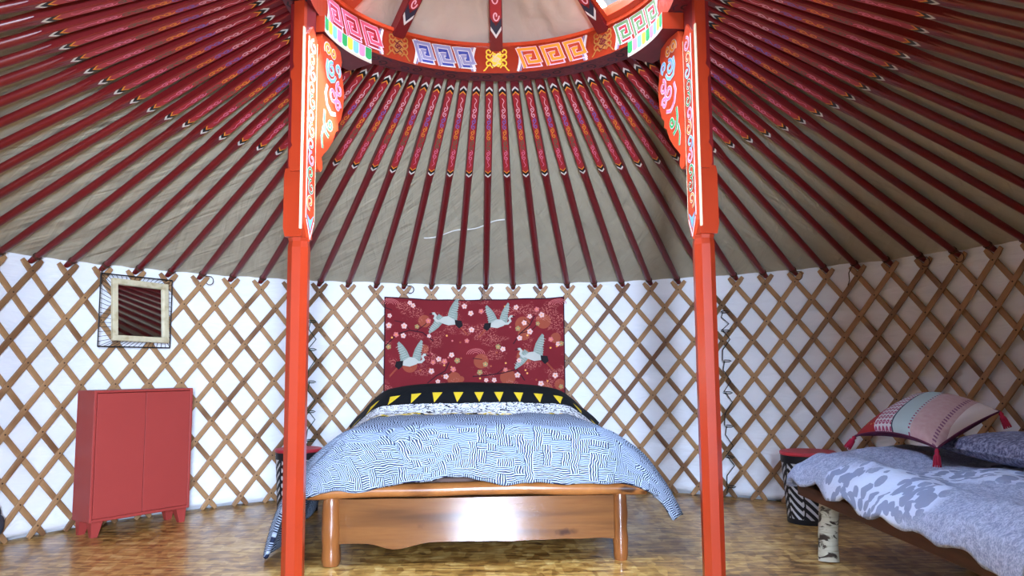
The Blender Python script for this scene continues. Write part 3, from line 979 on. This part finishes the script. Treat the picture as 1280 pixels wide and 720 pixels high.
def bird(a, b, s, flip):
    def T(x, y): return (a + s * x * flip, b + s * y)
    def wing(root, tip, wd, nf, m):
        # feathered wing: toothed trailing edge
        rx, ry = root; tx, ty = tip; dx, dy = tx - rx, ty - ry; L = hypot(dx, dy); nx, ny = -dy / L, dx / L
        lead = [(rx + dx * t + nx * wd * .22 * sin(pi * t), ry + dy * t + ny * wd * .22 * sin(pi * t)) for t in (0, .25, .5, .75, 1)]
        trail = []
        for i in range(nf, -1, -1):
            t = i / nf
            w2 = wd * (1.0 - .72 * t ** 1.5)
            trail.append((rx + dx * (t * .9 + .06) - nx * w2, ry + dy * (t * .9 + .06) - ny * w2))
            if i: trail.append((rx + dx * (t * .9 - .02) - nx * w2 * .72, ry + dy * (t * .9 - .02) - ny * w2 * .72))
        mb.poly([T(*q) for q in lead + trail], tap, m, .0030)
        for i in range(1, nf):
            t = i / nf
            mb.stroke([T(rx + dx * t * .9, ry + dy * t * .9), T(rx + dx * (t * .9 + .04) - nx * wd * .6, ry + dy * (t * .9 + .04) - ny * wd * .6)], .0028, tap, 2, .0036)
    if flip > 0:
        wing((.06, -.02), (.36, .66), .26, 9, 1)
        wing((.04, -.04), (-.34, .58), -.30, 9, 1)
    else:
        wing((.04, -.02), (-.26, .68), -.30, 9, 1)
        wing((.10, .02), (.60, -.46), -.26, 10, 1)
    mb.poly([T(*q) for q in ((-.26, -.16), (-.20, -.02), (.0, .10), (.16, .08), (.28, -.02), (.22, -.12), (.0, -.20))], tap, 2, .0042)
    mb.poly([T(*q) for q in ((-.20, -.02), (-.42, -.04), (-.46, -.20), (-.34, -.30), (-.22, -.18))], tap, 3, .0046)
    mb.stroke([T(*q) for q in ((.22, -.06), (.36, -.05), (.44, .03), (.40, .12), (.46, .19), (.52, .18))], .014 * s / .2, tap, 2, .0050)
    mb.stroke([T(*q) for q in ((.50, .185), (.60, .16))], .006, tap, 3, .0052)
    for q in (-.01, .03):
        mb.stroke([T(-.30, -.16 + q), T(-.62, -.52 + q)], .004, tap, 7, .0034)
for (x, y, s, fl) in ((560, 398, .25, -1), (621, 402, .24, 1), (512, 450, .25, 1), (667, 444, .25, -1)):
    a, b = px(x, y)
    bird(a, b, s, fl)
def branch(pts, w=.009):
    P2 = [px(*q) for q in pts]
    mb.stroke(P2, w, tap, 4, .0024)
branch([(481, 434), (497, 418), (512, 413), (528, 415), (541, 425)]); branch([(512, 413), (505, 404), (493, 402)], .006); branch([(520, 414), (532, 404), (536, 396)], .006)
branch([(641, 430), (650, 417), (662, 407), (668, 395)]); branch([(650, 417), (664, 414), (673, 404)], .006); branch([(662, 407), (655, 399)], .005)
branch([(534, 478), (545, 469), (556, 463), (561, 452)]); branch([(549, 467), (562, 466), (566, 458)], .006)
branch([(590, 470), (607, 469), (628, 466), (645, 462), (655, 476)]); branch([(620, 467), (632, 458)], .006)
branch([(481, 386), (490, 389)], .006); branch([(590, 447), (602, 449)], .006)
spots = [(512, 379), (516, 382), (535, 400), (536, 419), (521, 408), (505, 408), (486, 408), (495, 419), (504, 420), (486, 434), (580, 381), (588, 390), (583, 425), (589, 411), (647, 411), (649, 423), (662, 396), (671, 387),
         (677, 394), (672, 405), (662, 415), (655, 404), (688, 425), (697, 431), (701, 431), (704, 407), (548, 448), (555, 451), (564, 443), (571, 450), (539, 463), (557, 470), (566, 461), (547, 476), (599, 465), (607, 475),
         (617, 475), (631, 462), (646, 469), (622, 433), (628, 436), (693, 470), (541, 452), (648, 451), (606, 455), (484, 480), (487, 396), (530, 486), (640, 486), (700, 484), (675, 480), (575, 484), (601, 388), (645, 384)]
for i, (x, y) in enumerate(spots):
    a, b = px(x, y)
    if .02 < a < TWD - .02: blossom(a, b, .016 + .007 * rnd.random(), (5, 5, 8, 5, 9)[i % 5])
for i in range(40):
    a, b = rnd.uniform(.03, TWD - .03), rnd.uniform(.15, TH - .03)
    mb.poly([(a + .008 * cos(q), b + .008 * sin(q)) for q in [2 * pi * k / 7 for k in range(7)]], tap, (6, 8, 7)[i % 3], .0022)
for x, y in ((488, 382), (594, 442), (697, 382)):
    a, b = px(x, y)
    for rr in (.062, .050, .036, .02):
        mb.stroke([(a + rr * 1.15 * cos(pi * i / 10), b + rr * .7 * sin(pi * i / 10)) for i in range(11)], .004, tap, 8, .0022)
for i, (a0, b0) in enumerate(((0.0, 0.0), (TWD - .004, 0))):
    mb.stroke([(a0 + .002, TH * t / 12) for t in range(13)], .010, tap, 4, .001)
mb.stroke([(TWD * t / 40, TH - .004) for t in range(41)], .010, tap, 4, .001)
o = mb.build('tapestry', [M_tap, M_crane, M_cranelight, M_ink, M_branch, M_petal, M_gold, M_shell, M_petal2, M_petal3], None, tap(TWD / 2, TH))
tag(o, 'dark red cloth printed with flying cranes and blossom, hung behind the big bed', 'tapestry')

# ------------------------------------------------------------------ big log bed
bx = Vector((cos(radians(3.6)), sin(radians(3.6)), 0)); by = Vector((-bx.y, bx.x, 0)); B0 = Vector((-.105, .675, 0))
def BD(a, b, z): return B0 + bx * a + by * b + Vector((0, 0, z))
bed = thing('log_bed', BD(0, 1.0, 0), 'varnished pine log bed with a live-edged footboard, under the tapestry', 'bed')
def logtube(mb, p, q, r, n=16, wob=.08, seg=24, seed=0, squash=1.0):
    path = []; rad = []
    p = Vector(p); q = Vector(q)
    for i in range(seg + 1):
        t = i / seg
        c = p.lerp(q, t) + Vector((0, 0, r * .25 * nz(t * 3, seed))) + Vector((0, r * .2 * nz(t * 3, seed + 5), 0))
        path.append(c); rad.append(r * (1 + wob * nz(t * 5, seed + 9)))
    rad[0] *= .82; rad[-1] *= .82
    mb.tube(path, rad, n, squash=squash)
for sa, lr in ((-.71, .046), (.71, .036)):
    mb = MB(); logtube(mb, BD(sa, 0, 0), BD(sa, 0, .325), lr, 14, .14, 14, sa * 7)
    mb.build('leg', M_leglog, bed)
for sa in (-.70, .70):
    mb = MB(); logtube(mb, BD(sa, 1.9, 0), BD(sa, 1.9, .325), .045, 12, .1, 10, sa * 3)
    mb.build('leg', M_leglog, bed)
# footboard plank with a live lower edge
outl = []
N = 40
for i in range(N + 1):
    a = -.675 + 1.35 * i / N
    z = .108 + .010 * nz(a * 3.1, 2) + .006 * nz(a * 9, 4) - .032 * exp(-((a + .40) / .10) ** 2)
    outl.append((a, z))
for i in range(N + 1):
    a = .675 - 1.35 * i / N
    outl.append((a, .318 + .004 * nz(a * 5, 7)))
mb = MB(); mb.prism(outl, lambda a, z, d: BD(a, d, z), -.020, .020)
o = mb.build('footboard', M_bedwood, bed); bevel(o, .006, 2)
# half-log rail across the foot
mb = MB()
path = []; rad = []
for i in range(33):
    t = i / 32; a = -.835 + 1.675 * t
    zc = .347 + .014 * sin(t * pi * 1.05) + .006 * nz(t * 4, 1)
    path.append(BD(a, -.012 + .006 * nz(t * 5, 8), zc)); rad.append(.033 * (1 + .12 * nz(t * 6, 3)) * (.86 if i in (0, 32) else 1))
mb.tube(path, rad, 16, squash=1.25, up=(0, 0, 1))
mb.build('foot_rail', M_bedlog, bed)
for sa in (-.70, .70):
    mb = MB(); logtube(mb, BD(sa, .06, .33), BD(sa, 1.95, .33), .042, 12, .1, 20, sa * 5)
    mb.build('side_rail', M_bedlog, bed)
mb = MB(); logtube(mb, BD(-.72, 1.93, .33), BD(.72, 1.93, .33), .042, 12, .1, 20, 2)
mb.build('head_rail', M_bedlog, bed)
mb = MB(); mb.box(BD(0, 1.0, .385), (1.30, 1.78, .02), Matrix.Rotation(radians(3.2), 3, 'Z'))
mb.build('bed_base', M_darkplank, bed)

# duvet of the big bed
n = NT('patterned duvet cotton', .8, .2)
uu, vv, _ = n.sep(n.tc('UV'))                    # u across (m, 0 middle), v from the head edge (m)
navy, wht = rgb(34, 42, 66), rgb(166, 181, 200)
# hatched weave: blocks of short lines, upright or level by block
cs = .044
blk = n.node('ShaderNodeTexWhiteNoise', noise_dimensions='2D')
wob = n.noise(n.tc('UV'), 14, 2)
uw = n.add(uu, n.mul(n.sub(wob, .5), .03)); vw = n.add(vv, n.mul(n.sub(wob, .5), .03))
n.link(n.comb(n.m_('FLOOR', n.mul(uw, 1 / cs)), n.m_('FLOOR', n.mul(vw, 1 / cs))), blk.inputs['Vector'])
sel = n.gt(blk.outputs['Value'], .5)
fr = 2 * pi / .0108
su = n.m_('SINE', n.mul(uw, fr)); sv = n.m_('SINE', n.mul(vw, fr))
lines = n.add(n.mul(sel, su), n.mul(n.sub(1, sel), sv))
weave = n.mix(n.smooth(lines, -.2, .6), navy, wht)
black = rgb(14, 18, 22)
TB = .49                                          # end of the black band
tri_p = .166
au = n.m_('ABSOLUTE', n.sub(n.m_('FRACT', n.add(n.mul(uu, 1 / tri_p), 40.2)), .5))
tv = n.m_('DIVIDE', n.sub(vv, TB - .105), .095)   # 0 at the top of a triangle, 1 at its tip
tri = n.mul(n.between(tv, 0.0, 1.0), n.lt(au, n.mul(n.sub(1.02, tv), .235)))
head = n.mix(tri, black, rgb(226, 196, 48))
sq = n.noise(n.mapping(n.tc('UV'), (1, 1.8, 1)), 15, 2, .5, 2.4)
scr = n.mix(n.smooth(n.m_('ABSOLUTE', n.sub(sq, .5)), .030, .055), rgb(30, 34, 52), rgb(232, 236, 240))
dm = n.voro(n.mapping(n.tc('UV'), (34, 60, 1), (0, 0, .5)), 1.0, out='Color')
dx_ = n.sep(dm)[0]
dia = n.mix(n.gt(dx_, .70), n.mix(n.lt(dx_, .30), rgb(236, 234, 226), black), rgb(240, 206, 60))
edge = n.add(vv, n.mul(n.sub(n.noise(n.tc('UV'), 9, 2), .5), .05))
c = n.mix(n.gt(edge, TB), head, scr)
c = n.mix(n.gt(edge, TB + .12), c, dia)
c = n.mix(n.gt(edge, TB + .19), c, weave)
n.color(c)
n.bump(n.noise(n.tc('UV'), 7, 4, .55, .6), .35, .03)
M_duvet = n.m
VE = 1.895; VT = 2.345; FLAT = .60
sm = lambda x: x * x * (3 - 2 * x) if 0 < x < 1 else (0 if x <= 0 else 1)
def side_max(sgn, v):
    if sgn < 0: return FLAT + .34 + .50 * sm((v - .25) / .7) * (1 - sm((v - 1.80) / .50))
    return FLAT + .34 + .26 * sm((v - .4) / .8) - .05 * sm((v - 2.0) / .3)
def duvet_pt(u, v):
    """u: -1..1 across, v: metres from the head edge"""
    sgn = -1 if u < 0 else 1
    s = abs(u) * side_max(sgn, v)
    ds = max(0.0, s - FLAT); df = max(0.0, v - VE)
    d = (ds ** 3 + df ** 3) ** (1 / 3)
    down = d * d / (d + .25)
    hd = hypot(ds, df)
    oa = ds / hd if hd > 1e-6 else 0; ob = df / hd if hd > 1e-6 else 0
    a = sgn * (min(s, FLAT) + oa * (.56 if sgn > 0 else .50) * math.tanh(d / .55))
    b = 2.0 - min(v, VE) - ob * .25 * math.tanh(d / .4)
    pil = sm((v + .10) / .22) * (1 - sm((v - .22) / .46))
    xs = min(1.3, abs(a) / .60)
    top = .625 + .20 * pil * (1 - .16 * xs ** 4) * (1 + .05 * sin(a * 4 + 1.9))
    top -= .10 * (1 - sm((v + .02) / .12))
    top += .030 * (1 - .6 * xs * xs) * sm((v - .7) / .4)
    z = top - down
    k = sm((v - .45) / .3)
    z += (.25 + .75 * k) * (.016 * nz(a * 4, v * 4, 1) + .008 * nz(a * 11, v * 10, 4) * k)
    hang = min(1, d / .30)
    ph = (v if ds > df else a) * 15
    fold = .016 * hang * sin(ph + 2.2 * nz(a * 3, v * 3, 9))
    a += oa * sgn * fold; b -= ob * fold * .6
    # creases pressed into the near side
    for ca, cv, cw_, sl in ((-.42, 2.02, .018, .5), (-.30, 1.96, .014, -.35), (.20, 2.10, .016, .3)):
        q = a - ca - sl * (v - cv)
        z -= .020 * exp(-(q / cw_) ** 2) * exp(-((v - cv) / .14) ** 2)
    return a, b, z
def dv(u, v):
    U = 2 * u - 1
    V = v * VT
    hem = .016 * sin(U * 6.5 - .6) + .016 * nz(U * 6, 3)
    if V > VE: V += (V - VE) / (VT - VE) * (hem - .045)
    a, b, z = duvet_pt(U, V)
    z = max(z, .022)
    return BD(a, b, z)
mb = MB(); mb.grid(dv, 170, 150, uvf=lambda u, v: ((2 * u - 1) * 1.12, v * VT))
o = mb.build('duvet', M_duvet, None, BD(0, 1.2, .42)); solidify(o, .022, 0)
tag(o, 'blue grey hatched duvet with black yellow-triangled band on the big log bed', 'duvet')

# ------------------------------------------------------------------ side tables: black baskets with leaf pattern and red lid
def basket(cx, cy, rb, rt, h, lab, rot):
    root = thing('side_table', (cx, cy, 0), lab, 'side table', 'black leaf-patterned basket side tables with red lids')
    c0 = Vector((cx, cy, 0))
    def rad(z): return rb + (rt - rb) * (z / h)
    mb = MB()
    # white inside shell seen through the cut-out leaves
    mb.grid(lambda u, v: c0 + Vector((rad(v * h) * cos(2 * pi * u), rad(v * h) * sin(2 * pi * u), .01 + (h - .02) * v)), 40, 6, 1, closed_u=True)
    mb.tube([c0 + Vector((0, 0, .001)), c0 + Vector((0, 0, .012))], [rb, rb], 40, 0)
    def sf(a, b, e):
        th = rot + a / rt
        r = rad(b) + e
        return c0 + Vector((r * cos(th), r * sin(th), b))
    # black leaf fronds: a spine with slanting bars on either side
    circ = 2 * pi * rt; nf = 5; L = circ / nf
    for i in range(nf):
        a0 = L * i
        up = 1 if i % 2 == 0 else -1
        mb.stroke([(a0 + .018 * up * sin(t / 10 * pi), .015 + (h - .03) * t / 10) for t in range(11)], .016, sf, 0, .003)
        mb.stroke([(a0 + L / 2 + .014 * sin(t / 5 * pi), .015 + (h - .03) * t / 10) for t in range(11)], .010, sf, 0, .003)
        for k in range(9):
            z = -.03 + k * (h - .0) / 8
            for s in (-1, 1):
                pts = [(a0 + s * L * .5 * t / 5, z + up * (.095 * (t / 5) - .012 * (t / 5) ** 2)) for t in range(6)]
                pts = [(a, min(h - .012, max(.012, b))) for a, b in pts]
                mb.stroke(pts, .0220, sf, 0, .0025)
    for z, w in ((.016, .03), (h - .022, .045)):
        V = []
        mb.grid(lambda u, v: c0 + Vector(((rad(z) + .004) * cos(2 * pi * u), (rad(z) + .004) * sin(2 * pi * u), z + (v - .5) * w)), 40, 1, 0, closed_u=True)
    mb.build('basket', [M_basket, M_basketin], root)
    mb = MB()
    mb.tube([c0 + Vector((0, 0, h)), c0 + Vector((0, 0, h + .004)), c0 + Vector((0, 0, h + .018)), c0 + Vector((0, 0, h + .022))], [rt + .003, rt + .008, rt + .008, rt + .002], 40)
    mb.build('lid', M_lid, root)
M_basket = paint('black metal', rgb(24, 24, 28), .5)
M_basketin = paint('white inside', rgb(214, 214, 216), .7)
M_lid = paint('red lid', rgb(190, 50, 62), .5)
basket(-1.385, 2.13, .130, .148, .395, 'black leaf-patterned basket table with red lid, half hidden behind the left post', .4)
basket(1.885, 1.62, .130, .158, .405, 'black leaf-patterned basket table with red lid, behind the plank bed with birch leg', 2.2)

# ------------------------------------------------------------------ plank bed on the right with birch leg
X0, X1, Y0, Y1 = 1.50, 2.40, -1.10, .745
pb = thing('plank_bed', (1.95, -.15, 0), 'low dark plank bed on birch log legs along the right wall', 'bed')
for (x, y) in ((1.615, .655), (2.30, .62), (1.615, -1.0), (2.30, -1.0)):
    mb = MB(); path = []; rad = []
    for i in range(13):
        t = i / 12
        path.append(Vector((x + .014 * (t - .5), y + .01 * sin(t * 4), .30 * t))); rad.append(.047 * (1 + .07 * nz(t * 4, x)))
    mb.tube(path, rad, 16); mb.build('leg', M_birch, pb)
mb = MB(); mb.box((X0 + .014, (Y0 + Y1) / 2, .335), (.026, Y1 - Y0, .060), None, 0, .004); mb.build('side_board', M_darkplank, pb)
mb = MB(); mb.box((X1 - .014, (Y0 + Y1) / 2, .335), (.026, Y1 - Y0, .060), None, 0, .004); mb.build('side_board', M_darkplank, pb)
for y in (Y1 - .013, Y0 + .013):
    mb = MB(); mb.box(((X0 + X1) / 2, y, .335), (X1 - X0 - .056, .026, .060), None, 0, .004); mb.build('end_board', M_darkplank, pb)
mb = MB()
for i in range(7):
    y = Y0 + .15 + i * (Y1 - Y0 - .3) / 6
    mb.box(((X0 + X1) / 2, y, .352), (X1 - X0 - .06, .10, .018), None, 0, .002)
mb.build('bed_slats', M_darkplank, pb)
n = NT('grey animal print duvet', .85, .2)
uu, vv, _ = n.sep(n.tc('UV'))
sp = n.noise(n.tc('UV'), 150, 2, .7); sp2 = n.noise(n.tc('UV'), 45, 3, .6)
speck = n.mix(n.smooth(n.add(n.mul(sp, .7), n.mul(sp2, .5)), .42, .80), rgb(128, 138, 170), rgb(190, 200, 222))
vo = n.voro(n.mapping(n.tc('UV'), (21, 21, 1)), 1.0)
vo2 = n.add(vo, n.mul(n.sub(n.noise(n.tc('UV'), 30, 2), .5), .35))
spots_ = n.mix(n.smooth(vo2, .54, .50), rgb(202, 214, 236), rgb(138, 150, 180))
mask = n.smooth(n.add(n.noise(n.tc('UV'), 2.2, 2), n.mul(n.m_('ABSOLUTE', n.sub(vv, 1.0)), -.62)), .26, .36)
n.color(n.mix(mask, speck, spots_))
n.bump(n.noise(n.tc('UV'), 8, 4, .55, .5), .5, .03)
M_leop = n.m
def ld(u, v):
    # u across from the room side (0) to the wall (1); v from the far end (0) to the near end (1)
    Lx = X1 - X0; Ly = Y1 - Y0
    s = u * (Lx + .22) - .10; t = v * (Ly + .16) - .12
    x = X0 + min(max(s, 0), Lx); y = Y1 - min(max(t, 0), Ly)
    ds = max(0, .10 - s) + max(0, s - Lx + .10); dt = max(0, .10 - t)
    d = hypot(ds, dt)
    top = .505 + .03 * nz(s * 2.5, t * 2.5, 2) + .026 * nz(s * 6, t * 5, 5) + .010 * nz(s * 14, t * 13, 8)
    top += .03 * exp(-((t - .25) / .2) ** 2)
    z = top - d * d / (d + .12) * 1.15
    if s < 0: x -= .012 + .028 * sin(-s / .10 * pi * .5) + .010 * sin(t * 14) * (-s / .10)
    if s > Lx: x += .03
    if t < 0: y += .012 + .02 * sin(-t / .12 * pi * .5)
    if s < 0: z += .014 * sin(t * 21) * (-s / .10)
    return Vector((x, y, max(z, .350)))
mb = MB(); mb.grid(ld, 80, 140, uvf=lambda u, v: (u * 1.16, v * 2.0))
o = mb.build('duvet', M_leop, None, (1.95, -.15, .37)); solidify(o, .02, 0)
tag(o, 'lavender grey animal-print duvet on the low plank bed', 'duvet')

# cushions on the plank bed
def pillow_surface(c, ex, ey, en, hx, hy, th, bend=0.0, pinch=.10):
    def f(u, v, side):
        a, b = 2 * u - 1, 2 * v - 1
        pa = a * (1 - pinch * (1 - abs(a)) * 0 - pinch * b * b * (1 - 0) * 0); pb_ = b
        pa = a * (1 - pinch * (1 - b * b) * abs(a) ** 3); pb_ = b * (1 - pinch * (1 - a * a) * abs(b) ** 3)
        t = (max(0, (1 - a * a)) * max(0, (1 - b * b))) ** .42
        p = c + ex * hx * pa + ey * hy * pb_ + en * (side * th * t - bend * (pa * pa) )
        return p
    return f
def cushion(name, c, ex, ey, hx, hy, th, mats, bend=0.0):
    ex = Vector(ex).normalized(); ey = Vector(ey); ey = (ey - ex * ey.dot(ex)).normalized(); en = ex.cross(ey)
    f = pillow_surface(Vector(c), ex, ey, en, hx, hy, th, bend)
    return f, ex, ey, en
n = NT('striped woven cushion', .85, .2)
uu, vv, _ = n.sep(n.tc('UV'))
flow = n.voro(n.mapping(n.tc('UV'), (21, 13, 1)), 1.0, rnd=0.0)
uu = n.add(uu, n.mul(vv, .17))
red = n.mix(n.lt(n.voro(n.mapping(n.tc('UV'), (14, 12, 1)), 1.0), .14), rgb(150, 44, 44), rgb(184, 112, 74))
c = n.mix(n.gt(uu, .27), red, n.mix(n.between(flow, .12, .40), rgb(200, 198, 198), rgb(156, 74, 104)))
c = n.mix(n.gt(uu, .49), c, rgb(60, 72, 84))
c = n.mix(n.gt(uu, .507), c, rgb(168, 186, 186))
dots = n.gt(n.m_('SINE', n.mul(vv, 140.0)), 0.1)
c = n.mix(n.mul(n.between(uu, .69, .71), dots), c, rgb(150, 80, 104))
c = n.mix(n.gt(uu, .715), c, n.mix(n.noise(n.tc('UV'), 22, 3), rgb(196, 170, 166), rgb(178, 136, 136)))
c = n.mix(n.mul(n.between(uu, .95, .985), dots), c, rgb(126, 84, 110))
c = n.mix(n.gt(uu, 1.03), c, rgb(220, 206, 200))
n.color(c); n.bump(n.noise(n.tc('UV'), 120, 2), .2, .003)
M_cush = n.m
M_tassel = paint('crimson tassel thread', rgb(170, 26, 60), .8)
M_purple = paint('dark plum cushion back', rgb(88, 26, 62), .85)
M_greyp = None
n = NT('blue grey pillow cotton', .85, .2)
sp = n.noise(n.tc(), 60, 3, .7)
n.color(n.mix(n.smooth(sp, .35, .7), rgb(72, 74, 100), rgb(150, 152, 174))); n.bump(n.noise(n.tc(), 9, 3), .4, .02); M_greyp = n.m

BLc, BRc, TRc, TLc = Vector((1.770, .660, .600)), Vector((1.885, .125, .592)), Vector((2.285, .320, .735)), Vector((2.170, .830, .775))
def quad_cushion(BL, BR, TR, TL, th, bend, name, mats, loc):
    nrm = ((BR - BL).cross(TL - BL)).normalized()
    if nrm.z < 0: nrm = -nrm
    def f(u, v, side):
        a, b = 2 * u - 1, 2 * v - 1
        pin = .09
        pa = a * (1 - pin * (1 - b * b) * abs(a) ** 3); pb2 = b * (1 - pin * (1 - a * a) * abs(b) ** 3)
        uu, vv = (pa + 1) / 2, (pb2 + 1) / 2
        q = (BL * (1 - uu) + BR * uu) * (1 - vv) + (TL * (1 - uu) + TR * uu) * vv
        t = (max(0, 1 - a * a) * max(0, 1 - b * b)) ** .40
        return q + nrm * (side * th * t + bend * (1 - a * a))
    root = None
    mb = MB()
    mb.grid(lambda u, v: f(u, v, 1), 36, 30, 0)
    mb.grid(lambda u, v: f(u, v, -.75), 36, 30, 1)
    mb.tube([f(u, v, 0) for u, v in [(i / 20, 0) for i in range(21)] + [(1, i / 20) for i in range(1, 21)] + [(1 - i / 20, 1) for i in range(1, 21)] + [(0, 1 - i / 20) for i in range(1, 21)]], .005, 6, 1)
    return mb, f
mb, f = quad_cushion(BLc, BRc, TRc, TLc, .075, .035, 'cushion', None, None)
root = thing('cushion', (BLc + BRc + TRc + TLc) / 4 - Vector((0, 0, .08)), 'red and pale striped cushion with crimson tassels, on the plank bed', 'cushion')
mb.build('cover', [M_cush, M_purple], root)
for (u, v), d in (((0, 0), Vector((-.25, .5, -.65))), ((1, 0), Vector((-.1, -.1, -1))), ((1, 1), Vector((.25, -.15, -.8))), ((0, 1), Vector((.2, .6, -.4)))):
    p = f(u, v, 0); d = d.normalized()
    mb = MB()
    mb.tube([p, p + d * .012, p + d * .02, p + d * .028, p + d * .07], [.005, .011, .008, .012, .015], 10)
    for k in range(10):
        t = 2 * pi * k / 10
        o1 = d.orthogonal().normalized(); o2 = d.cross(o1)
        mb.tube([p + d * .03 + (o1 * cos(t) + o2 * sin(t)) * .011, p + d * .078 + (o1 * cos(t) + o2 * sin(t)) * .015], .003, 5)
    mb.build('tassel', M_tassel, root)
mb, f = quad_cushion(Vector((1.99, .34, .585)), Vector((2.00, -.42, .585)), Vector((2.40, -.40, .60)), Vector((2.40, .36, .60)), .075, 0.0, 'pillow', None, None)
o = mb.build('pillow', [M_greyp, M_greyp], None, (2.2, -.03, .54))
tag(o, 'blue grey speckled pillow lying behind the striped cushion on the plank bed', 'pillow')

# ------------------------------------------------------------------ dark cloth bag at the foot of the left wall
mb = MB()
bc = P(2.945, radians(158.9), .11)
def bag(u, v):
    t = 2 * pi * u; w = sin(pi * (.03 + .94 * v)) ** .45
    rr = w * (1 + .14 * nz(cos(t) * 2, sin(t) * 2, v * 3))
    th = radians(158.9)
    return bc + Vector((cos(th), sin(th), 0)) * (.035 * rr * cos(t)) + Vector((-sin(th), cos(th), 0)) * (.07 * rr * sin(t)) + Vector((0, 0, -.055 + .13 * v))
mb.grid(bag, 28, 16, closed_u=True)
M_bag = paint('charcoal grey cloth', rgb(66, 66, 74), .9, .2, .25, 30)
bagroot = thing('cloth_bag', bc, 'small dark grey cloth bag hanging low on the lattice left of the cabinet', 'bag')
mb.build('body', M_bag, bagroot)
mb = MB(); mb.tube([bc + Vector((.015 * cos(t), .04 * cos(t), .065 + .06 * sin(t))) for t in [pi * i / 10 for i in range(11)]], .007, 8)
mb.build('handle', M_bag, bagroot)

# ------------------------------------------------------------------ light: the sky, seen through the crown windows and the doorway
w = bpy.data.worlds.new('daylight'); sc.world = w; w.use_nodes = True
t = w.node_tree; bg = t.nodes['Background']
tc = t.nodes.new('ShaderNodeTexCoord'); sp = t.nodes.new('ShaderNodeSeparateXYZ'); t.links.new(tc.outputs['Generated'], sp.inputs[0])
rp = t.nodes.new('ShaderNodeValToRGB'); t.links.new(sp.outputs[2], rp.inputs[0])
e = rp.color_ramp.elements
# trees and hills round the tent keep the low sky dim; it opens out overhead
e[0].position = 0.0; e[0].color = (.010, .011, .009, 1); e[1].position = .95; e[1].color = (.70, .92, 1.30, 1)
k_ = e.new(.46); k_.color = (.012, .014, .016, 1); k_ = e.new(.66); k_.color = (.66, .86, 1.22, 1)
t.links.new(rp.outputs[0], bg.inputs[0]); bg.inputs[1].default_value = 31.0
# low sun from the back right, falling through the crown windows on to the left post
sl = bpy.data.lights.new('sun', 'SUN'); sl.energy = 16; sl.angle = radians(2.5); sl.color = (1.0, .93, .84)
so = bpy.data.objects.new('sun', sl); COL.objects.link(so); so.location = (6, 1, 6)
so.rotation_euler = Vector((-1.18, -.20, -.65)).to_track_quat('-Z', 'Y').to_euler()

def portal(loc, rot, sx, sy):
    L = bpy.data.lights.new('sky_portal', 'AREA'); L.shape = 'RECTANGLE'; L.size = sx; L.size_y = sy
    L.cycles.is_portal = True
    o = bpy.data.objects.new('sky_portal', L); COL.objects.link(o); o.location = loc; o.rotation_euler = rot
portal((0.25, -.2, 3.2), (0, 0, 0), 1.7, 1.7)
# area lamp standing in for daylight at the outer doorway of the added porch
dl = bpy.data.lights.new('doorway_daylight', 'AREA'); dl.shape = 'RECTANGLE'; dl.size = .70; dl.size_y = .92; dl.energy = 500; dl.color = (.74, .90, 1.20)
do = bpy.data.objects.new('doorway_daylight', dl); COL.objects.link(do); do.location = (.45, -4.74, 1.22); do.rotation_euler = (radians(90), 0, 0)

# ------------------------------------------------------------------ camera
cam = bpy.data.cameras.new('camera'); co = bpy.data.objects.new('camera', cam); COL.objects.link(co)
cam.sensor_width = 36; cam.lens = 978 / 1280 * 36; cam.clip_start = .02
co.location = (.074, -3.273, .95)
pitch = .1015; rollc = .0077
co.matrix_world = Matrix.Translation(co.location) @ Matrix.Rotation(pi / 2 + pitch, 4, 'X') @ Matrix.Rotation(-rollc, 4, 'Z')
sc.camera = co
vs = sc.view_settings
vs.view_transform = 'Standard'; vs.look = 'None'; vs.gamma = 1; vs.use_curve_mapping = False; vs.exposure = 0.62
sc.cycles.use_denoising = True
sc.cycles.max_bounces = 10; sc.cycles.diffuse_bounces = 6
sc.cycles.sample_clamp_indirect = 8
